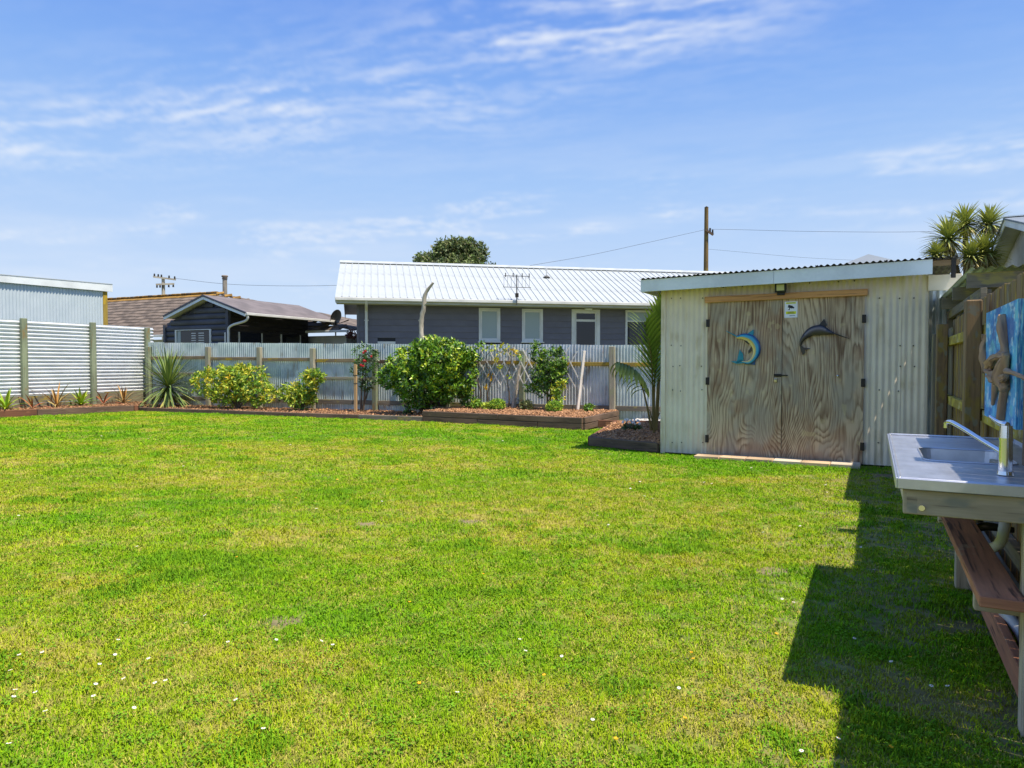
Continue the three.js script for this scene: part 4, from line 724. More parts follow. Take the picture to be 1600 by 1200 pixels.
// ------------------------------------------------------------------ dark log-clad cottage and the tiled house behind it
{
  const t = inFrame('log_cottage', 'small charcoal log-clad cottage with grey gable roof and white gutter', 'cottage', COT), C = (px, py, z = 0) => COT.px(px, py, z);
  const W = C(357, 500)[0], EZ = 0.35, pk = C(317, 463.5, EZ), le = C(256, 496, EZ), re = C(384, 490, EZ), half = (re[0] - le[0]) / 2, cx = pk[0], eh = (le[1] + re[1]) / 2, slope = (pk[1] - eh) / half, run = 5.6;
  const yr = (x) => pk[1] - Math.abs(x - cx) * slope;
  const win = { x0: C(275, 500)[0], x1: C(331, 500)[0], y1: C(300, 515)[1], y0: C(300, 545)[1] - 0.3 };
  // rounded log boards on the gable
  const lh = 0.235; for (let y = 0.9; y < pk[1] - 0.3; y += lh) {
    const m = y + lh, xa = Math.max(0, cx - (pk[1] - 0.12 - m) / slope), xb = Math.min(W, cx + (pk[1] - 0.12 - m) / slope); if (xb - xa < 0.2) break;
    const segs = m > win.y0 && y < win.y1 - 0.1 ? [[xa, win.x0], [win.x1, xb]] : [[xa, xb]];
    for (const [a, b] of segs) part('log_board', muv(new THREE.CylinderGeometry(lh * 0.53, lh * 0.53, b - a, 8, 1).rotateZ(Math.PI / 2).scale(1, 1, 0.42)), M.logWall, t, [(a + b) / 2, y + lh / 2, 0]);
  }
  part('gable_lining', slab([[0, 0], [W, 0], [W, yr(W) - 0.14], [cx, pk[1] - 0.14], [0, yr(0) - 0.14]], 0.05, [[[win.x0, win.y0], [win.x1, win.y0], [win.x1, win.y1], [win.x0, win.y1]]]), M.logWall, t, [0, 0, -0.04]);
  for (const x of [0, W]) part('corner_post', box(0.14, yr(x) - 0.2, 0.14), M.logWall, t, [x, (yr(x) - 0.2) / 2, 0.02]);
  // gable window
  const ww = win.x1 - win.x0, wh = win.y1 - win.y0, wf = part('window_frame', slab([[-ww / 2, -wh / 2], [ww / 2, -wh / 2], [ww / 2, wh / 2], [-ww / 2, wh / 2]], 0.1, [[[-ww / 2 + 0.08, -wh / 2 + 0.08], [ww / 2 - 0.08, -wh / 2 + 0.08], [ww / 2 - 0.08, wh / 2 - 0.03], [-ww / 2 + 0.08, wh / 2 - 0.03]]]), M.white, t, [(win.x0 + win.x1) / 2, (win.y0 + win.y1) / 2, 0.07]);
  part('pane', box(ww - 0.1, wh - 0.1, 0.01), M.darkGlass, wf, [0, 0, -0.06]);
  for (const [s0, s1] of [[-0.12, 0.14], [0.3, 0.62]]) for (let k = 0; k < 6; k++) part('blind_slat', box((s1 - s0), 0.035, 0.01), M.white, wf, [(s0 + s1) / 2, wh / 2 - 0.16 - k * 0.1, -0.05]);
  part('curtain', box(0.2, wh - 0.1, 0.012), M.frosted, wf, [-ww / 2 + 0.2, 0, -0.052]);
  // side wall facing the old iron fence, set under a wide eave whose shade is also in its colour
  const sideLen = 4.6; for (let y = 0.9; y < yr(W) - 0.3; y += 0.19) part('log_board', box(0.05, 0.18, sideLen), M.logShaded, t, [W, y + 0.09, -sideLen / 2 - 0.05], [0, 0, 0.08]);
  part('side_lining', box(0.05, 2, sideLen), M.logShaded, t, [W - 0.04, 1, -sideLen / 2 - 0.05]); part('rear_wall', box(W, yr(W) - 0.3, 0.08), M.logShaded, t, [W / 2, (yr(W) - 0.3) / 2, -sideLen - 0.05]); part('far_wall', box(0.08, yr(0) - 0.2, sideLen), M.logShaded, t, [0, (yr(0) - 0.2) / 2, -sideLen / 2 - 0.1]);
  for (const [z0, z1] of [[-0.5, -1.75], [-2.9, -4.1]]) { const w = z0 - z1, f = part('side_window', box(0.03, 1.3, w), M.darkGlass, t, [W + 0.035, 2.05, (z0 + z1) / 2]); for (const s of [-1, 1]) part('window_jamb', box(0.05, 1.32, 0.05), M.white, f, [0.01, 0, s * w / 2]); }
  // roof, barge boards, gutter, downpipe
  for (const s of [-1, 1]) {
    const SL = half * Math.hypot(1, slope), a = Math.atan(slope);
    part('roof_slope', box(SL + 0.04, 0.05, run), M.roofDark, t, [cx + s * half / 2, (pk[1] + eh) / 2 + 0.05, EZ - run / 2], [0, 0, -s * a]);
    part('barge_board', box(SL, 0.11, 0.03), M.fascia, t, [cx + s * half / 2, (pk[1] + eh) / 2 - 0.05, EZ - 0.01 + (s > 0 ? 0.004 : 0)], [0, 0, -s * a]);
    part('barge_capping', box(SL + 0.02, 0.07, 0.05), M.logWall, t, [cx + s * half / 2, (pk[1] + eh) / 2 + 0.045, EZ + 0.006 + (s > 0 ? 0.004 : 0)], [0, 0, -s * a]);
    part('soffit', box(SL - 0.1, 0.012, run - 0.1), M.soffit, t, [cx + s * half / 2, (pk[1] + eh) / 2 - 0.06, EZ - run / 2 - 0.04], [0, 0, -s * a]);
  }
  part('gutter', rbox(0.11, 0.11, run, 0.02), M.white, t, [cx + half + 0.04, eh + 0.0, EZ - run / 2]);
  part('downpipe', tube([[cx + half + 0.02, eh - 0.02, EZ - 0.08], [cx + half, eh - 0.2, EZ - 0.1], [W + 0.32, eh - 0.42, 0.12], [W + 0.14, eh - 0.52, 0.12], [W + 0.12, eh - 0.8, 0.12], [W + 0.12, 0.1, 0.12]], 0.05, 50, 8), M.white, t);
  part('corner_pipe', tube([[W - 0.02, 0.2, 0.16], [W - 0.02, eh - 0.85, 0.16], [W - 0.02, eh - 0.7, 0.16]], 0.03, 16, 8), M.white, t);

  // tiled house
  const T = frame(COT.w(-4.2, 0, -5.2), 25), h = inFrame('tiled_house', 'house with a mossy brown tiled hip roof behind the log cottage', 'house', T), TT = (px, py, z = 0) => T.px(px, py, z);
  const RZ = -3.6, rg0 = TT(150, 465.5, RZ), rg1 = TT(338, 459, RZ), ry = rg1[1], ev = TT(246, 524, 0.6)[1], xr = TT(546, 530, 0.6)[0], xl = rg0[0] - 2, nC = 13;
  for (let i = 0; i < nC; i++) {        // each course of tiles overlaps the one below
    const f0 = i / nC, f1 = (i + 1) / nC, z0 = mix(0.6, RZ, f0), z1 = mix(0.6, RZ, f1), y0 = mix(ev, ry, f0), y1 = mix(ev, ry, f1), xe = mix(xr, rg1[0], (f0 + f1) / 2), w = xe - xl;
    part('tile_course', box(w, 0.045, Math.hypot(z1 - z0, y1 - y0) + 0.04), i === nC - 1 ? M.tileMoss : M.tile, h, [(xl + xe) / 2, (y0 + y1) / 2 + 0.035, (z0 + z1) / 2 + 0.01], [Math.atan2(y1 - y0, z0 - z1) - 0.07, 0, 0]);
    const hx0 = mix(xr, rg1[0], f0), hx1 = mix(xr, rg1[0], f1), hz = mix(0.6, RZ, (f0 + f1) / 2), ln = (hz - RZ) * 2;
    part('hip_course', box(Math.hypot(hx0 - hx1, y1 - y0) + 0.03, 0.045, Math.max(0.2, ln)), M.tile, h, [(hx0 + hx1) / 2, (y0 + y1) / 2 + 0.03, RZ], [0, 0, Math.atan2(y0 - y1, hx0 - hx1)]);
    part('hip_tile', rbox(0.3, 0.08, 0.42, 0.03), i > 9 ? M.tileMoss : M.tile, h, [(hx0 + hx1) / 2, (y0 + y1) / 2 + 0.09, hz], [0.25, -0.75, -0.3]);
  }
  for (let x = xl, i = 0; x < rg1[0]; x += 0.42, i++) part('ridge_tile', rbox(0.41, 0.1, 0.26, 0.04), i % 4 === 1 ? M.tile : M.tileMoss, h, [x + 0.2, ry + 0.09 + rr(-0.01, 0.01), RZ], [0, 0, rr(-0.02, 0.02)]);
  part('wall', box(xr - xl - 1.2, ev - 0.2, 0.12), M.wallGrey, h, [(xl + xr) / 2, (ev - 0.2) / 2, 0]); part('end_wall', box(0.12, ev - 0.2, 7), M.wallGrey, h, [xr - 0.66, (ev - 0.2) / 2, RZ]);
  part('gutter', rbox(xr - xl, 0.11, 0.11, 0.02), M.white, h, [(xl + xr) / 2, ev - 0.03, 0.68]);
  const fb = TT(351.5, 462, RZ - 0.4), ft = TT(351.5, 432, RZ - 0.4)[1], fl = part('chimney_flue', new THREE.CylinderGeometry(0.13, 0.13, ft - fb[1] + 0.8, 14), M.concrete, h, [fb[0], (ft + fb[1] - 0.8) / 2, RZ - 0.4]);
  part('flue_cowl', new THREE.LatheGeometry([[0.10, 0], [0.17, 0.06], [0.12, 0.12], [0.19, 0.18], [0.17, 0.26], [0, 0.28]].map((p) => new THREE.Vector2(...p)), 14), M.tile, fl, [0, (ft - fb[1] + 0.8) / 2 - 0.2, 0]);
  // satellite dish
  const dq = T.px(524.5, 521, 0.3), dh = inFrame('satellite_dish', 'grey satellite dish on a short mast at the end of the tiled roof', 'satellite dish', T, dq[0], dq[1] - 0.1, 0.3);
  part('mast', new THREE.CylinderGeometry(0.03, 0.03, 0.7, 8), M.iron, dh, [0, 0.35, 0]); part('dish', new THREE.SphereGeometry(0.75, 20, 8, 0, Math.PI * 2, 0, 0.52).translate(0, -0.65, 0).rotateZ(1.25), M.concrete, dh, [0.02, 0.85, 0]); part('feed_arm', limb([[0, 0.5, 0], [0.45, 0.62, 0], [0.75, 0.7, 0]], [0.015, 0.015, 0.03], 8, 6), M.iron, dh);
}
// pale iron garage behind the level-laid fence
{
  const G = frame(LF.w(0, 0, -2.2), -67.6), t = inFrame('iron_garage', 'pale blue grey corrugated iron garage behind the horizontal iron fence', 'garage', G), g = (px, py) => G.px(px, py, 0);
  const a = g(0, 441), b = g(160, 455), fa = g(0, 430), fb = g(173, 445), sl = (b[1] - a[1]) / (b[0] - a[0]), slU = (fb[1] - fa[1]) / (fb[0] - fa[0]), x1 = b[0], x0 = x1 - 8, yW = (x) => b[1] + (x - b[0]) * sl, yU = (x) => fb[1] + (x - fb[0]) * slU;
  for (let x = x0; x < x1 - 0.05; x += 0.8) { const w = Math.min(0.8, x1 - x); part('wall_sheet', corrugated(w, yW(x) + 0.08, yW(x + w) + 0.08, 0.1, 0.012, 8, 0, 0.02), M.shedBlue, t, [x, 0, 0]); }
  part('fascia', slab([[x0, yW(x0)], [fb[0], yW(fb[0])], [fb[0], yU(fb[0])], [x0, yU(x0)]], 0.04), M.fascia, t, [0, 0, 0.09]);
  part('corner_post', box(0.16, yW(x1), 0.1), M.railLichen, t, [x1 + 0.08, yW(x1) / 2, -0.02]); part('end_wall', corrugated(4, yW(x1), yW(x1), 0.1, 0.012, 6, 0, 0.02), M.shedBlue, t, [x1 + 0.1, 0, -0.08], [0, Math.PI / 2, 0]);
  part('roof', slab([[x0, yU(x0)], [fb[0], yU(fb[0])], [fb[0], yU(fb[0]) + 0.02], [x0, yU(x0) + 0.02]], 4.4), M.roofWhite, t, [0, 0.002, 0.1]);
}
// far hip roof beyond the shed
{
  const p = atDepth(1357, 397, 38), t = thing('hip_roof_house', 'distant pale house with a grey hip roof showing above the shed', 'house', [p.x, 0, p.z], -0.4), e = 3.4;
  part('wall', box(14, 3.6, 13), M.wallGrey, t, [0, 1.8, 0]);
  const g = new THREE.ConeGeometry(12, p.y - e + 0.1, 4, 1).rotateY(Math.PI / 4); part('roof', g, M.roofGrey, t, [0, e + (p.y - e) / 2 - 0.55 + 0.5, 0]); 
}
// low far hills, distance haze painted into their blue colour
{
  const n = 90, sh = []; for (let i = 0; i <= n; i++) { const a = i / n; sh.push([-2600 + 5200 * a, 20 + 52 * fbm(a * 9 + 3, 4.5, 4)]); }
  const s = new THREE.Shape([[-2600, -5], ...sh, [2600, -5]].map((q) => new THREE.Vector2(...q)));
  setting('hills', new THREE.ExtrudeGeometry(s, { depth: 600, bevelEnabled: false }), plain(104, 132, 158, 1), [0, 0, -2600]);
}
// ------------------------------------------------------------------ power poles and wires
{
  const D = 60, b = atDepth(255.5, 470, D), top = atDepth(255.5, 433.5, D), t = thing('power_pole', 'grey power pole with two crossarms behind the tiled roof', 'power pole', [b.x, 0, b.z], 0.15), h = top.y;
  part('pole', muv(new THREE.CylinderGeometry(0.13, 0.2, h, 10)), M.driftwood, t, [0, h / 2, 0]);
  const m = (px, py) => { const q = atDepth(px, py, D); return [q.x - b.x, q.y, 0]; };
  for (const [p, q] of [[[241.5, 433], [274.5, 437]], [[245.5, 445], [272, 443.5]]]) { const A = m(...p), B = m(...q); A[2] = B[2] = 0.16; const arm = bar('crossarm', A, B, 0.14, 0.12, M.driftwood, t); for (let k = 0; k < 5; k++) { const f = [0.05, 0.22, 0.36, 0.7, 0.95][k]; part('insulator', new THREE.CylinderGeometry(0.06, 0.08, 0.22, 8), M.iron, t, [mix(A[0], B[0], f), mix(A[1], B[1], f) + (p[1] < 440 ? 0.17 : -0.17), 0.16]); } }
  const wire = (label, pts, r = 0.03) => { const o = tag(new THREE.Mesh(tube(pts, r * 0.45, 40, 5), M.wire), label, 'wire'); o.name = numbered('overhead_wire'); o.castShadow = true; scene.add(o); };
  const w = (px, py, d) => atDepth(px, py, d).toArray();
  wire('overhead wire running from the crossarm pole toward the white roof', [w(274, 435, 60), w(350, 443.5, 58), w(430, 446.5, 56), w(520, 446, 54), w(640, 440, 52)]);
  wire('low overhead wire behind the satellite dish', [w(440, 509, 70), w(480, 511, 68), w(520, 512, 66)], 0.025);
  const D2 = 42, c = atDepth(1103, 430, D2), tp = atDepth(1102, 324, D2), t2 = thing('power_pole', 'tall brown power pole rising behind the white roof', 'power pole', [c.x, 0, c.z]), h2 = tp.y;
  part('pole', muv(new THREE.CylinderGeometry(0.12, 0.19, h2, 12)), M.pole, t2, [0, h2 / 2, 0]); part('pole_cap', new THREE.ConeGeometry(0.13, 0.09, 12), M.iron, t2, [0, h2 + 0.04, 0]);
  const n = (px, py, z = 0.2) => { const q = atDepth(px, py, D2); return [q.x - c.x, q.y, z]; };
  bar('bracket', n(1101, 360), n(1113, 368), 0.12, 0.1, M.darkBeam, t2); for (const [x, y] of [[1108, 360.5], [1112, 363]]) part('insulator', new THREE.CylinderGeometry(0.05, 0.06, 0.24, 8), M.iron, t2, n(x, y));
  wire('overhead wire from the brown pole passing behind the cabbage tree', [w(1104, 358, 42), w(1160, 359, 42), w(1260, 361.5, 40), w(1460, 361.5, 38), w(1640, 350, 36)], 0.02);
  wire('thin overhead wire from the brown pole sagging above the shed roof', [w(1104, 389, 42), w(1160, 394, 41), w(1250, 402, 40), w(1340, 407, 39)], 0.014);
  wire('overhead wire rising from the white roof ridge to the brown pole', [w(828, 415, 36), w(915, 400, 38), w(1010, 379.5, 40), w(1101, 359, 42)], 0.02);
}

// ------------------------------------------------------------------ plants
class Leaves {
  constructor() { this.p = []; this.c = []; this.i = []; }
  leaf(b, dir, side, len, wid, col, curl = 0.15) {        // pointed leaf folded along its rib
    const up = V(0, 0, 0).crossVectors(side, dir).normalize(), m = b.clone().addScaledVector(dir, len * 0.45), n = this.p.length / 3;
    const tip = b.clone().addScaledVector(dir, len).addScaledVector(up, -curl * len), L = m.clone().addScaledVector(side, wid / 2).addScaledVector(up, wid * 0.22), Rr = m.clone().addScaledVector(side, -wid / 2).addScaledVector(up, wid * 0.22);
    for (const q of [b, L, m, Rr, tip]) { this.p.push(q.x, q.y, q.z); this.c.push(...col); }
    this.i.push(n, n + 1, n + 2, n, n + 2, n + 3, n + 1, n + 4, n + 2, n + 2, n + 4, n + 3);
  }
  strap(b, az, el, len, wid, droop, colA, colB, seg = 6, twist = 0) {    // long arching blade
    let p = b.clone(), e = el; const n0 = this.p.length / 3, st = len / seg, s = V(-Math.sin(az + twist), 0, Math.cos(az + twist));
    for (let k = 0; k <= seg; k++) {
      const t = k / seg, w = wid * 0.5 * (t < 0.35 ? 0.65 + t : 1 - Math.pow((t - 0.35) / 0.65, 1.6)), c = mix3(colA, colB, t);
      this.p.push(p.x + s.x * w, p.y + w * 0.3, p.z + s.z * w, p.x, p.y, p.z, p.x - s.x * w, p.y + w * 0.3, p.z - s.z * w); this.c.push(...c, ...c, ...c);
      if (k < seg) { const a = n0 + k * 3; this.i.push(a, a + 3, a + 1, a + 1, a + 3, a + 4, a + 1, a + 4, a + 2, a + 2, a + 4, a + 5); }
      e -= droop * (0.4 + 1.2 * t) / seg; p = p.clone().add(V(Math.cos(e) * Math.cos(az), Math.sin(e), Math.cos(e) * Math.sin(az)).multiplyScalar(st));
    }
  }
  geo() { const g = new THREE.BufferGeometry(); g.setAttribute('position', new THREE.Float32BufferAttribute(this.p, 3)); g.setAttribute('color', new THREE.Float32BufferAttribute(this.c, 3)); g.setIndex(this.i); g.computeVertexNormals(); return g; }
}
const rdir = () => { const z = rr(-1, 1), a = rr(0, 6.283), r = Math.sqrt(1 - z * z); return V(r * Math.cos(a), z, r * Math.sin(a)); };
const perp = (d) => { const q = rdir().cross(d); return q.lengthSq() < 1e-4 ? V(1, 0, 0) : q.normalize(); };
const tint = (c, a = 0.75, b = 1.25) => { const k = rr(a, b); return [c[0] * k, c[1] * k, c[2] * k]; };
const pick = (pal) => { let t = R() * pal.reduce((s, p) => s + p[0], 0); for (const [w, c] of pal) { t -= w; if (t <= 0) return tint(c); } return tint(pal[0][1]); };
// sprigs of leaves through lumps [x, y, z, rx, ry, rz]; young: palette of the outer tips
function sprigs(acc, lumps, n, len, wid, pal, young, per = 6, shell = 0.55) {
  const vol = lumps.map((l) => Math.pow(l[3] * l[4] * l[5], 0.67)), tot = vol.reduce((a, b) => a + b, 0);
  for (let k = 0; k < n; k++) {
    let t = R() * tot, j = 0; while (t > vol[j] && j < lumps.length - 1) t -= vol[j++];
    const l = lumps[j], d = rdir(), r = mix(shell, 1, Math.sqrt(R())) * (0.78 + 0.44 * fbm(d.x * 2.4 + j * 5 + 9, d.y * 2.4 + d.z * 2.1 + 7, 3));
    const c = V(l[0] + d.x * l[3] * r, l[1] + d.y * l[4] * r, l[2] + d.z * l[5] * r), ax = V(d.x, d.y * 0.7 + 0.55, d.z).add(rdir().multiplyScalar(0.5)).normalize(), fresh = young && r > 0.82 && R() < 0.62 && d.y > -0.5, tone = pick(fresh ? young : pal);
    for (let i = 0; i < per; i++) {
      const b = c.clone().addScaledVector(ax, (i / per - 0.5) * len * 1.3), s = perp(ax), dir = ax.clone().multiplyScalar(rr(0.25, 0.8)).add(s).normalize();
      acc.leaf(b, dir, perp(dir), len * rr(0.65, 1.2), wid * rr(0.7, 1.2), tint(R() < 0.8 ? tone : pick(pal), 0.82, 1.18), rr(0, 0.35));
    }
  }
}
// lumps given on the photo in front of a fence: [px, py, rpx, rpy], standing z metres before the plane; local to base
function lumpsFrom(F, base, z, list, deep = 0.8) { return list.map(([px, py, rx, ry, dz = 0]) => { const a = F.px(px, py, z + dz), b = F.px(px + rx, py, z + dz), c = F.px(px, py - ry, z + dz); return [a[0] - base[0], a[1] - base[1], dz, b[0] - a[0], c[1] - a[1], (b[0] - a[0]) * deep]; }); }
const G = { dark: [0.035, 0.09, 0.014], mid: [0.08, 0.19, 0.018], bright: [0.19, 0.37, 0.02], lime: [0.43, 0.53, 0.025], yellow: [0.72, 0.62, 0.035], gold: [0.72, 0.44, 0.02], olive: [0.14, 0.17, 0.04] };
function shrub(name, label, cat, F, px, z, y0, lumps, n, len, wid, pal, young, mat, stems = 3, deep, group) {
  const bx = F.px(px, 600, z)[0], base = [bx, y0, z], t = inFrame(name, label, cat, F, bx, y0, z, group), L = lumpsFrom(F, base, z, lumps, deep), a = new Leaves();
  sprigs(a, L, n, len, wid, pal, young); part('foliage', a.geo(), mat, t);
  const gs = []; for (let i = 0; i < stems; i++) { const q = L[i % L.length]; gs.push(limb([[rr(-0.05, 0.05), 0, rr(-0.05, 0.05)], [q[0] * 0.4 + rr(-0.06, 0.06), Math.max(0.1, q[1] * 0.5), q[2] * 0.5 + rr(-0.08, 0.08)], [q[0], Math.max(0.2, q[1] + q[4] * 0.3), q[2]]], [0.03, 0.02, 0.008], 8, 6, 0.2, i + 1)); }
  if (gs.length) part('stem', mergeGeometries(gs), M.bark, t); return t;
}
const yLow = bedY.low - 0.03, yRaised = bedY.raised - 0.02;
// citrus with yellowing leaves
shrub('citrus_shrub', 'yellow green citrus shrub beside the spiky cabbage plant', 'shrub', BF, 372, 0.75, yLow, [[330, 596, 26, 20], [352, 598, 24, 26], [385, 596, 30, 26], [372, 586, 20, 18], [402, 614, 28, 20], [356, 617, 26, 17], [374, 581, 12, 10]], 950, 0.12, 0.05, [[3, G.bright], [3, G.lime], [2, G.mid], [1, G.yellow]], [[5, G.lime], [4, G.yellow], [0.4, G.gold]], M.leaf, 5);
shrub('citrus_shrub', 'smaller lopsided yellow green citrus shrub before the old iron fence', 'shrub', BF, 472, 0.75, yLow, [[454, 614, 18, 15], [478, 604, 16, 20], [490, 590, 13, 12], [470, 624, 22, 13], [497, 584, 9, 6]], 430, 0.115, 0.048, [[3, G.bright], [3, G.lime], [2, G.mid]], [[4, G.lime], [3, G.yellow]], M.leaf, 4);
shrub('citrus_tree', 'large glossy green citrus bush before the old iron fence', 'shrub', BF, 662, 0.85, yLow, [[640, 572, 36, 30], [688, 562, 46, 32], [716, 582, 28, 38], [613, 590, 22, 17], [660, 598, 46, 30], [700, 606, 34, 22], [652, 624, 24, 16], [672, 548, 30, 20], [730, 560, 14, 18]], 2100, 0.12, 0.052, [[4, G.mid], [4, G.bright], [1.3, G.dark]], [[4, G.bright], [6, G.lime]], M.gloss, 6);
// red-flowered camellia on its stem
{
  const t = shrub('camellia', 'slender camellia with red flowers tied beside a timber stake', 'shrub', BF, 566, 0.45, yLow, [[570, 551, 20, 13], [572, 568, 18, 14], [575, 590, 14, 16], [556, 577, 8, 10], [572, 604, 9, 8]], 240, 0.075, 0.034, [[4, G.dark], [3, G.mid], [1, G.olive]], [[2, G.mid], [1, G.bright]], M.gloss, 3, 0.7);
  const b = BF.px(566, 600, 0.45), red = plain(176, 22, 26, 0.6);
  const fg = mergeGeometries([0, 1, 2, 3, 4, 5].map((k) => new THREE.SphereGeometry(0.03, 7, 5).scale(1, 0.75, 0.5).translate(0.026, 0, 0).rotateZ(k * 1.05)).concat([new THREE.SphereGeometry(0.026, 7, 5)]));
  for (const [px, py] of [[568, 551], [571, 549], [568.5, 563.5], [570.5, 564.5], [564, 570.5], [567.5, 571.5], [580, 557]]) { const q = BF.px(px, py, 0.72); part('flower', fg, red, t, [q[0] - b[0], q[1] - yLow, 0.27], [rr(-0.3, 0.3), rr(-0.3, 0.3), rr(0, 3)]).scale.setScalar(0.72); }
  const s = BF.px(555.5, 600, 0.75), h = BF.px(555.5, 569, 0.75)[1]; const k = inFrame('timber_stake', 'pale square timber stake standing in the low bed', 'stake', BF, s[0], 0, 0.75); part('stake', rbox(0.075, h, 0.06, 0.006), M.stake, k, [0, h / 2, 0]); for (const y of [0.62, 0.78]) part('tie', rbox(0.085, 0.02, 0.07, 0.004), M.black, k, [0, h * y, 0]);
}
// driftwood pole
{
  const z = 0.35, q = (px, py) => { const a = BF.px(px, py, z); return a; }, b = q(657, 640), t = inFrame('driftwood_pole', 'tall crooked bleached driftwood pole above the citrus bush', 'driftwood', BF, b[0], 0, z), l = (px, py, dz = 0) => { const a = q(px, py); return [a[0] - b[0], a[1], dz]; };
  part('trunk', limb([[0, 0, 0], l(656, 580), l(658.5, 528), l(658, 505), l(662, 480), l(664, 462), l(670, 450), l(677, 441.5)], [0.09, 0.08, 0.075, 0.07, 0.065, 0.062, 0.055, 0.03], 44, 9, 0.22, 3), M.driftwood, t);
  part('branch_stub', limb([l(662, 478), l(665, 476, 0.02), l(667, 473, 0.03)], [0.035, 0.025, 0.012], 6, 6, 0.2, 5), M.driftwood, t); part('branch_stub', limb([l(657, 502), l(655, 500, 0.03)], [0.04, 0.02], 4, 6, 0.2, 6), M.driftwood, t);
}
// expanding lattice trellis, its vine and the climber beside it
{
  const z = 0.3, b = BF.px(745, 640, z), t = inFrame('trellis', 'pale expanding lattice trellis leaning on the old iron fence', 'trellis', BF, b[0], 0, z), q = (px, py, dz) => { const a = BF.px(px, py, z); return [a[0] - b[0], a[1], dz]; };
  for (let x = 738; x < 905; x += 13) {
    const top = 543 + rr(-2, 6), bot = 607 + rr(-4, 6);
    if (x < 884) bar('slat', q(x, top, 0.012), q(x + 32, bot, 0.012), 0.026, 0.009, M.lattice, t); if (x + 34 < 914) bar('slat', q(x + 34, top, 0), q(x + 1, bot, 0), 0.026, 0.009, M.lattice, t);
  }
  bar('upright', q(912.5, 548, -0.02), q(903, 643, 0.05), 0.07, 0.05, M.lattice, t, 0.006); bar('upright', q(811, 570, -0.03), q(803, 641, 0.06), 0.09, 0.07, M.driftwood, t, 0.01);
  const vine = inFrame('climbing_vine', 'sparse yellowing vine climbing through the lattice trellis', 'vine', BF, b[0], 0, z), a = new Leaves(), gs = [];
  const paths = [[[765, 638], [763, 615], [768, 590], [760, 560], [770, 545]], [[795, 640], [797, 618], [793, 590], [800, 560], [792, 546]], [[748, 640], [752, 612], [745, 585], [752, 552], [765, 541]]];
  for (const p of paths) gs.push(limb(p.map(([x, y], k) => q(x, y, 0.03 + 0.02 * (k % 2))), [0.02, 0.014, 0.01, 0.006], 20, 6, 0.2, p[0][0]));
  gs.push(limb([q(765, 545, 0.04), q(785, 550, 0.05), q(805, 546, 0.04), q(820, 552, 0.04)], [0.007, 0.006, 0.004], 12, 5));
  part('stem', mergeGeometries(gs), M.bark, vine);
  const spot = (px, py, n, s, pal, len = 0.09) => { for (let i = 0; i < n; i++) { const c = V(...q(px + rr(-s, s), py + rr(-s, s) * 0.7, rr(0.02, 0.12))), d = rdir(); d.z = Math.abs(d.z) * 0.4; d.normalize(); a.leaf(c, d, perp(d), len * rr(0.7, 1.3), len * 0.7 * rr(0.8, 1.2), pick(pal), 0.2); } };
  spot(752, 541, 26, 10, [[3, G.bright], [1, G.lime]]); spot(747, 560, 22, 8, [[3, G.bright], [1, G.mid]]); spot(740, 590, 24, 8, [[3, G.bright], [1, G.lime]]); spot(737, 613, 12, 6, [[1, G.lime]]); spot(790, 545, 26, 10, [[2, G.lime], [2, G.yellow]]); spot(808, 551, 14, 5, [[1, G.gold], [1, G.yellow]]); spot(776, 563, 10, 4, [[1, G.yellow]]); spot(782, 573, 10, 4, [[1, G.yellow], [1, G.lime]]); spot(768, 588, 8, 4, [[1, G.gold]]); spot(762, 607, 6, 3, [[1, G.gold]]); spot(798, 588, 6, 3, [[1, G.lime]]); spot(814, 557, 10, 4, [[1, G.bright]]); spot(770, 545, 10, 8, [[1, G.lime]]);
  part('foliage', a.geo(), M.leaf, vine);
}
shrub('climbing_shrub', 'leafy green climber growing over the end of the lattice trellis', 'shrub', BF, 858, 0.55, yRaised, [[842, 556, 12, 18], [862, 568, 24, 20], [856, 588, 26, 22], [874, 585, 14, 24], [850, 605, 20, 18], [868, 548, 12, 7], [835, 540, 6, 8], [826, 606, 8, 6]], 640, 0.075, 0.042, [[4, G.mid], [3, G.bright], [2, G.dark]], [[3, G.bright], [1, G.lime]], M.leaf, 4, 0.55);
shrub('leafy_sprig', 'small yellowish sprig between the climber and the clipped ball', 'shrub', BF, 870, 0.75, yRaised, [[868, 612, 7, 9], [872, 622, 9, 7], [878, 602, 5, 7]], 55, 0.085, 0.045, [[2, G.lime], [1, G.bright]], [[1, G.yellow], [1, G.lime]], M.leaf, 2);
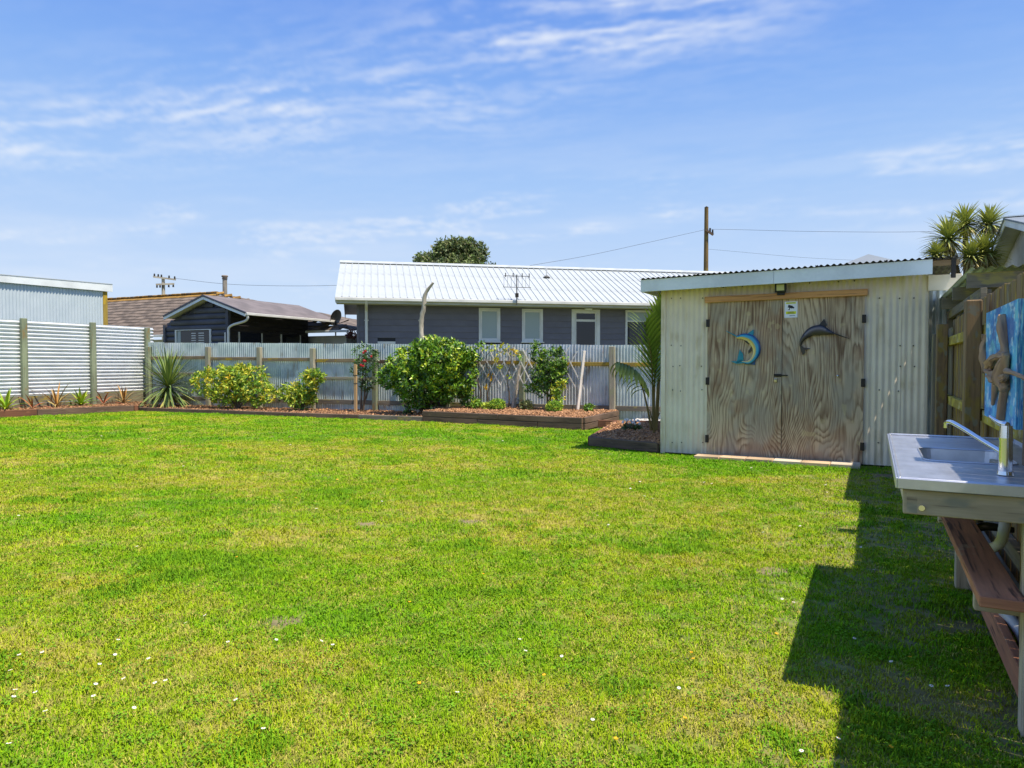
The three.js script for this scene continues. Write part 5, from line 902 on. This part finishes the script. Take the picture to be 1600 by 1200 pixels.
// clipped balls and small bedding plants in the raised bed
function ball(px, py, r, z, label) { shrub('clipped_shrub', label, 'shrub', BF, px, z, yRaised, [[px, py, r, r * 0.78]], 420, 0.045, 0.014, [[3, G.bright], [1, G.mid]], [[4, G.lime], [2, G.bright]], M.leafPlain, 2, 1); }
ball(777, 632, 11.5, 0.95, 'round clipped green shrub standing below the yellowing vine'); ball(866, 636, 12, 1.0, 'round clipped green shrub standing below the leafy climber');
const small = (px, py, r, z, y, pal, label, name = 'bedding_plant', F = BF) => shrub(name, label, 'plant', F, px, z, y, [[px, py, r, r * 0.9]], 34, 0.085, 0.05, pal, pal, M.leaf, 1, 1);
small(920, 638, 6, 0.8, yRaised, [[2, G.bright], [1, G.mid]], 'small green plant near the end of the raised bed'); small(743, 632, 7, 0.8, yRaised, [[2, G.bright], [1, G.lime]], 'low leafy green plant under the lattice trellis'); small(761, 636, 6, 0.9, yRaised, [[2, G.lime]], 'pale green seedling next to the clipped ball'); small(733, 628, 10, 0.7, yRaised, [[2, G.mid], [1, G.dark]], 'dark low plant at the foot of the citrus bush'); small(637, 648, 6, 0.7, yLow, [[2, G.mid], [1, G.dark]], 'small weed growing under the citrus bush'); small(822, 634, 8, 0.75, yRaised, [[2, G.olive], [1, G.dark]], 'dull dark plant between the clipped balls');
// garden spray stake
{ const q = BF.px(895, 645, 1.0), k = inFrame('irrigation_stake', 'thin black irrigation stake in the orange mulch', 'stake', BF, q[0], yRaised - 0.05, 1.0); part('stem', new THREE.CylinderGeometry(0.008, 0.008, 0.2, 6), M.black, k, [0, 0.1, 0]); part('nozzle', new THREE.CylinderGeometry(0.014, 0.01, 0.03, 8), M.black, k, [0, 0.21, 0]); }

// spiky plants: every blade a mesh of its own
function spiky(name, label, cat, at, turn, n, len, wid, el0, el1, droop, pal, mat = M.leafPlain, group) {
  const t = thing(name, label, cat, at, turn, group);
  for (let i = 0; i < n; i++) { const a = new Leaves(), f = i / n, az = i * 2.39996 + rr(-0.2, 0.2), el = mix(el0, el1, f) + rr(-0.12, 0.12), c = pick(pal), d = pick(pal); a.strap(V(Math.cos(az) * 0.02, 0.03 + 0.1 * len * f, Math.sin(az) * 0.02), az, el, len * rr(0.75, 1.08), wid * rr(0.8, 1.2), droop * rr(0.5, 1.4) * (1.15 - f * 0.7), c, d, 6); part('leaf', a.geo(), mat, t); }
  return t;
}
{
  const p = BF.w(BF.px(263, 600, 0.7)[0], yLow, 0.7), t = spiky('cabbage_plant', 'tall spiky cabbage plant in the corner between the two iron fences', 'plant', [p.x, p.y + 0.52, p.z], 0, 210, 1.3, 0.045, -0.75, 1.5, 0.55, [[3, [0.16, 0.24, 0.05]], [2, [0.32, 0.38, 0.09]], [2, [0.09, 0.17, 0.04]]]);
  for (let i = 0; i < 34; i++) { const a = new Leaves(), az = i * 2.4; a.strap(V(0, rr(-0.35, -0.1), 0), az, rr(-0.55, 0.0), rr(0.75, 1.1), 0.05, rr(0.3, 0.8), [0.30, 0.30, 0.07], [0.42, 0.36, 0.10], 6); part('dry_leaf', a.geo(), M.leafPlain, t); }
  part('trunk', limb([[0, -0.55, 0], [0, 0, 0], [0.01, 0.3, 0]], [0.09, 0.075, 0.05], 8, 8, 0.25), M.bark, t);
}
const onLF = (px, z) => { const x = LF.px(px, 600, z)[0]; return LF.w(x, bedY.side - 0.03, z).toArray(); };
const orange = [[2, [0.42, 0.22, 0.05]], [2, [0.34, 0.26, 0.08]], [1, [0.5, 0.36, 0.14]]], green = [[2, G.bright], [2, G.lime]], rust = [[2, [0.36, 0.09, 0.03]], [1, [0.42, 0.16, 0.05]]];
for (const [px, n, len, pal, label, nm] of [[88, 16, 0.62, orange, 'bronze flax plant between two posts of the horizontal iron fence', 'flax_plant'], [193, 18, 0.52, orange, 'bronze flax plant next to the corner of the horizontal iron fence', 'flax_plant'], [50, 7, 0.45, rust, 'thin rust red flax beside a fence post and the mulch', 'flax_plant'], [161, 7, 0.55, rust, 'red brown flax leaning near a fence post', 'flax_plant'], [126, 26, 0.40, green, 'lush green clump by the middle post of the horizontal iron fence', 'lily_plant'], [8, 18, 0.46, green, 'green leafy clump at the open end of the reddish bed', 'lily_plant']])
  spiky(nm, label, 'plant', onLF(px, 0.35), 0, n, len * 1.3, nm === 'lily_plant' ? 0.07 : 0.05, 0.3, 1.4, 0.8, pal);
// feather palm beside the shed
{
  const p = SHED.w(-0.18, bedY.shed - 0.03, -1.05), t = thing('palm', 'young feather palm beside the corner of the shed', 'palm', p.toArray(), SHED.th), D = -p.z;
  const L = (px, py, dz = 0) => { const q = atDepth(px, py, D - dz).sub(p); return q.applyAxisAngle(V(0, 1, 0), -SHED.th).toArray(); };
  const frond = (pts, n, lenA, hang, colA, colB, from = 0.45) => {
    const c = new THREE.CatmullRomCurve3(pts.map((q) => V(...q))), a = new Leaves(), f = part('frond_stem', limb(pts, [0.022, 0.016, 0.010, 0.004], 20, 6), plainStem, t);
    for (let i = 0; i < n; i++) for (const s of [-1, 1]) {
      const k = mix(from, 1, i / (n - 1)), q = c.getPointAt(k), tg = c.getTangentAt(k), sd = V(0, 1, 0).cross(tg).normalize(); if (sd.lengthSq() < 0.1) sd.set(1, 0, 0);
      const dir = tg.clone().multiplyScalar(0.75).addScaledVector(sd, s * 0.9).add(V(0, hang, 0)).normalize(), l = lenA * (0.55 + 0.6 * Math.sin(Math.PI * Math.min(1, (i / n) * 0.8 + 0.15))) * rr(0.85, 1.1);
      a.strap(q, Math.atan2(dir.z, dir.x), Math.asin(dir.y), l, 0.085, Math.max(0.25, 0.6 - hang), tint(colA), tint(colB), 4);
    }
    part('leaflets', a.geo(), M.leaf, f);
  };
  const plainStem = plain(120, 104, 58, 0.7), cg = [0.20, 0.32, 0.04], cl = [0.40, 0.52, 0.08];
  frond([L(1022, 672), L(1022, 620), L(1024, 580, 0.05), L(1031, 535, 0.14), L(1041, 488, 0.25)], 17, 0.66, 0.55, cg, cl, 0.36);
  frond([L(1021, 672), L(1020, 615), L(1019, 580, 0.1), L(1016, 545, 0.25), L(1008, 508, 0.4)], 15, 0.5, 0.45, cg, cl, 0.40);
  frond([L(1024, 672), L(1028, 600), L(1033, 560, -0.2), L(1052, 520, -0.4), L(1080, 510, -0.5)], 14, 0.5, 0.2, cg, cl, 0.45);
  frond([L(1018, 672), L(1010, 630, 0.1), L(1000, 595, 0.2), L(988, 575, 0.3), L(966, 566, 0.4)], 12, 0.34, -0.75, [0.12, 0.19, 0.04], [0.5, 0.52, 0.09], 0.5);
  frond([L(1026, 672), L(1029, 625), L(1031, 590, -0.1), L(1036, 560, -0.4)], 12, 0.4, 0.3, cg, cl, 0.6);
  for (const [x, y] of [[1015, 640], [1029, 630], [1031, 645]]) part('cane', limb([L(1022, 676), L((1022 + x) / 2, 655), L(x, y)], [0.02, 0.014, 0.008], 6, 6), plainStem, t);
  part('root_boss', limb([[0, -0.05, 0], [0, 0.12, 0]], [0.09, 0.06], 4, 8, 0.3), M.bark, t);
}
// white-flowered low shrub in the small bed
{
  const q = onGround(987, 684), l = SHED.l(q), t = shrub('flowering_shrub', 'low dark shrub with white flowers in the small bed by the shed', 'shrub', SHED, 987, l.z, bedY.shed - 0.03, [[987, 671, 15, 9], [979, 674, 9, 7], [996, 673, 9, 7]], 130, 0.055, 0.026, [[3, G.dark], [2, G.mid], [1, G.olive]], [[1, G.mid]], M.gloss, 3, 0.9);
  const b = SHED.px(987, 600, l.z)[0], wm = plain(236, 234, 230, 0.7); const fg = mergeGeometries([0, 1, 2, 3, 4].map((k) => new THREE.SphereGeometry(0.011, 6, 4).scale(1.2, 0.8, 0.5).translate(0.011, 0, 0).rotateZ(k * 1.257)));
  for (let i = 0; i < 26; i++) { const d = rdir(); d.y = Math.abs(d.y); d.z = Math.abs(d.z); part('flower', fg, wm, t, [d.x * 0.17, 0.13 + d.y * 0.10, d.z * 0.15], [rr(-0.5, 0.5), rr(-0.5, 0.5), rr(0, 3)]); }
}
// round tree behind the long house
{
  const D = 44, c = atDepth(712, 396, D), t = thing('broadleaf_tree', 'round dark green tree showing above the white roof ridge', 'tree', [c.x, 0, -D]), m = 1 / FPX * D, a = new Leaves();
  const lumps = [[712, 396, 34, 22], [735, 392, 24, 18], [700, 388, 24, 14], [722, 384, 20, 12], [664, 406, 18, 10], [745, 402, 18, 16], [690, 406, 30, 18], [715, 425, 60, 26]].map(([px, py, rx, ry]) => { const q = atDepth(px, py, D); return [q.x - c.x, q.y, rr(-0.4, 0.4), rx * m, ry * m, rx * m * 0.9]; });
  sprigs(a, lumps, 1900, 0.24, 0.12, [[3, [0.09, 0.13, 0.035]], [3, [0.14, 0.20, 0.045]], [1, [0.18, 0.18, 0.07]]], [[2, [0.20, 0.27, 0.06]], [1, [0.25, 0.26, 0.08]]], 6, 0.4); part('crown', a.geo(), M.leaf, t);
  part('trunk', mergeGeometries([limb([[0, 0, 0], [0.1, 3, 0], [0, 5.6, 0], [0.2, 8.2, 0]], [0.32, 0.26, 0.2, 0.06], 16, 9, 0.1), ...[[-1.6, 7.9], [1.2, 8.4], [0.6, 8.9], [-0.6, 8.6]].map(([x, y], i) => limb([[0, 5, 0], [x * 0.5, 6.5, 0.2 * i - 0.3], [x, y, 0.3 * i - 0.5]], [0.14, 0.09, 0.03], 10, 7, 0.1, i))]), M.bark, t);
}
// cabbage tree beyond the lean-to
{
  const D = 21, c = atDepth(1515, 420, D), t = thing('cabbage_tree', 'cabbage tree with spiky heads behind the lean-to and the grey gable', 'tree', [c.x, 0, -D]);
  const heads = [[1482, 374, 36, 0], [1518, 348, 30, -0.3], [1549, 350, 28, -0.1], [1524, 398, 30, 0.4], [1452, 402, 20, 0.3], [1500, 405, 24, 0.5], [1540, 412, 22, 0.2]], gs = [];
  for (const [px, py, r, dz] of heads) {
    const q = atDepth(px, py, D), h = [q.x - c.x, q.y, dz], len = r / FPX * D * 1.3, a = new Leaves();
    for (let i = 0; i < 190; i++) { const el = mix(-1.3, 1.45, Math.pow(i / 190, 0.75)), old = el < -0.35; a.strap(V(h[0], h[1], h[2]), i * 2.39996, el + rr(-0.15, 0.15), len * rr(0.75, 1.1), 0.06, old ? 0.25 : 0.55, tint(old ? [0.30, 0.26, 0.11] : [0.21, 0.28, 0.05]), tint(old ? [0.48, 0.40, 0.17] : [0.46, 0.47, 0.12]), 4); }
    part('leaf_head', a.geo(), M.leafPlain, t); gs.push(limb([[0, 2.2, 0], [h[0] * 0.4, h[1] * 0.72, h[2] * 0.5], [h[0], h[1], h[2]]], [0.15, 0.10, 0.07], 10, 7, 0.15, px));
  }
  gs.push(limb([[0, 0, 0], [0.05, 1.2, 0], [0, 2.3, 0]], [0.26, 0.2, 0.15], 8, 9, 0.12)); part('trunk', mergeGeometries(gs), M.bark, t);
}
// reddish twigs between the houses
shrub('red_leaf_tree', 'sparse reddish tree top between the tiled roof and the grey house', 'tree', HOUSE, 548, -3, 0, [[551, 523, 7, 5], [545, 526, 4, 3]], 26, 0.14, 0.07, [[1, [0.16, 0.06, 0.05]]], null, M.leafPlain, 2, 0.8);

// ------------------------------------------------------------------ grass of the lawn, blade by blade
{
  const fov = (x, d) => Math.abs(x) < d * 0.80 + 0.9;
  function tuft(n, len, wid, spread, lean, seed) {
    const q = rng(seed), pos = [], nor = [], idx = [];
    for (let i = 0; i < n; i++) {
      const az = q() * 6.283, r = spread * Math.sqrt(q()), a2 = q() * 6.283, bx = Math.cos(a2) * r, bz = Math.sin(a2) * r, L = len * (0.55 + 0.7 * q()), ln = lean * (0.35 + q()), w = wid * (0.7 + 0.6 * q()), dx = Math.cos(az), dz = Math.sin(az), sx = -dz * w / 2, sz = dx * w / 2, k = pos.length / 3;
      const y1 = L * 0.6 * Math.cos(ln * 0.6), h1 = L * 0.6 * Math.sin(ln * 0.6), y2 = y1 + L * 0.4 * Math.cos(ln * 1.5), h2 = h1 + L * 0.4 * Math.sin(ln * 1.5);
      pos.push(bx + sx, -0.004, bz + sz, bx - sx, -0.004, bz - sz, bx + dx * h1 + sx * 0.9, y1, bz + dz * h1 + sz * 0.9, bx + dx * h1 - sx * 0.9, y1, bz + dz * h1 - sz * 0.9, bx + dx * h2, y2, bz + dz * h2);
      idx.push(k, k + 1, k + 2, k + 2, k + 1, k + 3, k + 2, k + 3, k + 4);
    }
    const g = new THREE.BufferGeometry(); g.setAttribute('position', new THREE.Float32BufferAttribute(pos, 3)); g.setIndex(idx); g.computeVertexNormals(); return g;
  }
  const mat = () => new THREE.MeshPhysicalMaterial({ color: 0xffffff, roughness: 0.9, specularIntensity: 0.25, side: THREE.DoubleSide });
  const gsum = { green: [], dry: [], clover: [], long: [] };
  const bands = [[1.4, 3.2, 2300, 0.95], [3.2, 5, 1600, 1.05], [5, 8, 800, 1.25], [8, 12, 400, 1.6], [12, 24, 210, 2.0]];
  for (const [d0, d1, dens, sc] of bands) {
    const xm = d1 * 0.80 + 0.9, n = Math.round(dens * 2 * xm * (d1 - d0));
    for (let i = 0; i < n; i++) {
      const x = rr(-xm, xm), d = rr(d0, d1); if (!fov(x, d) || !inside(LAWN, x, d)) continue;
      const b = bareAndShadeTint(x, d); if (R() < b * 0.85) continue;
      const q = clamp(dryness(x, d) + 0.5 * wornShadeTint(x, d)), l = lush(x, d), s = sc * rr(0.75, 1.25), u = R();  // more straw where the fence shade tint is painted
      const it = [x, 0, -d, 0, rr(0, 6.28), 0, s, s * rr(0.7, 1.1) / Math.sqrt(sc), s, q, l];
      if (u < 0.55 * l) { it[7] *= 1.2; gsum.long.push(it); } else if (u < 0.06 + 0.48 * q * (1 - l)) gsum.dry.push(it); else if (u > 0.94) gsum.clover.push(it); else gsum.green.push(it);
    }
  }
  const lc = (q) => { const k = clamp(q[9] + rr(-0.22, 0.22)), c = k < 0.4 ? mix3(LAWNGREEN[0], LAWNGREEN[1], k / 0.4) : mix3(LAWNGREEN[1], LAWNGREEN[2], (k - 0.4) / 0.6), s = rr(0.75, 1.25); return COL.setRGB(c[0] * s, c[1] * s, c[2] * s); };
  scatter('lawn_grass', 'short mown green grass of the lawn', tuft(18, 0.024, 0.0037, 0.048, 1.25, 5), mat(), gsum.green, lc);
  scatter('dry_grass', 'straw coloured dry blades in the mown lawn', tuft(13, 0.023, 0.0031, 0.048, 1.45, 8), mat(), gsum.dry, () => { const s = rr(0.7, 1.2); return COL.setRGB(0.46 * s, 0.42 * s, 0.085 * s); });
  scatter('lush_grass', 'longer dark green grass in clumps on the lawn', tuft(16, 0.034, 0.004, 0.045, 1.05, 11), mat(), gsum.long, () => { const s = rr(0.7, 1.25), k = R(); return COL.setRGB(mix(0.11, 0.21, k) * s, mix(0.28, 0.38, k) * s, 0.010 * s); });
  const cg = (() => { const a = new Leaves(), q = rng(4); for (let i = 0; i < 9; i++) { const az = q() * 6.28, r = q() * 0.04, b = V(Math.cos(az) * r, 0.012 + q() * 0.014, Math.sin(az) * r), d = V(Math.cos(az * 3), 0.25, Math.sin(az * 3)).normalize(), s = V(-d.z, 0, d.x).normalize(); a.leaf(b, d, s, 0.013, 0.010, [1, 1, 1], 0.1); } const g = a.geo(); g.deleteAttribute('color'); return g; })();
  scatter('clover', 'low clover leaves growing through the lawn', cg, mat(), gsum.clover, () => { const s = rr(0.7, 1.2); return COL.setRGB(0.15 * s, 0.32 * s, 0.015 * s); });
}
// ------------------------------------------------------------------ daisies and yellow flowers, one by one
{
  const petal = (() => { const a = []; for (let k = 0; k < 10; k++) a.push(new THREE.SphereGeometry(0.0055, 5, 4).scale(1.15, 0.25, 0.55).translate(0.0085, 0, 0).rotateY(k * 0.6283)); return mergeGeometries(a); })(), heart = new THREE.SphereGeometry(0.0045, 6, 4).scale(1, 0.6, 1), stalk = new THREE.CylinderGeometry(0.001, 0.0012, 0.04, 5).translate(0, -0.02, 0);
  const white = plain(238, 236, 232, 0.7), yel = plain(238, 190, 20, 0.6), gold = plain(246, 186, 6, 0.55), grn = plain(96, 130, 50, 0.8);
  const cup = mergeGeometries([0, 1, 2, 3, 4].map((k) => new THREE.SphereGeometry(0.007, 6, 4).scale(1, 0.3, 0.8).rotateZ(0.5).translate(0.008, 0.002, 0).rotateY(k * 1.2566)));
  const make = (nm, label, cat, group, head, hm, px, py) => { const g = onGround(px, py), t = thing(nm, label, cat, [g.x, 0.034, g.z], rr(0, 6), group); const s = 0.62 + 0.5 * sm(4, 10, -g.z); t.scale.setScalar(s); part('petals', head, hm, t, [0, 0, 0], [rr(-0.3, 0.5), 0, rr(-0.3, 0.3)]); part('heart', heart, yel, t, [0, 0.002, 0]); part('stalk', stalk, grn, t); };
  const ds = [[66, 1030], [30, 1034], [185, 1010], [180, 1034], [55, 1094], [22, 1101], [71, 1124], [150, 1081], [193, 1072], [242, 1079], [232, 1040], [146, 1100], [210, 1119], [16, 1059], [24, 1090], [156, 1049], [290, 983], [368, 1106], [14, 1176], [320, 971], [1252, 1188], [1222, 945], [1345, 862], [1365, 898], [1335, 1008], [1310, 1168], [1480, 1084], [1455, 1084], [1375, 800], [1392, 1045], [1095, 710], [1018, 702], [1010, 697], [1100, 758], [1112, 760], [1290, 762], [1292, 774], [1192, 838], [1250, 828], [1000, 757], [1007, 780], [1020, 784], [985, 768], [934, 811], [926, 1138], [1240, 950], [1285, 722], [1315, 724], [520, 1018], [432, 1010]];
  for (let i = 0; i < 24; i++) { const px = rr(20, 1290), py = 680 + 480 * Math.pow(R(), 1.3); ds.push([px, py]); }
  for (const [x, y] of ds) { const g = onGround(x, y); if (inside(LAWN, g.x, -g.z)) make('daisy', 'tiny white daisy flower growing in the lawn', 'daisy', 'white daisies scattered over the lawn', petal, white, x, y); }
  for (const [x, y] of [[850, 1067], [1070, 1136], [962, 1169], [1213, 1001], [1083, 1041], [1080, 1031], [1392, 1182], [1422, 1038], [1418, 1074], [410, 743], [441, 787], [462, 783], [682, 699], [655, 1080], [916, 798], [988, 762], [627, 657], [570, 654], [527, 754], [640, 950], [96, 812], [370, 878], [755, 905]])
    make('yellow_flower', 'small yellow flower growing in the lawn', 'flower', 'yellow flowers scattered over the lawn', cup, gold, x, y);
}
shadow(scene);
renderer.render(scene, camera);
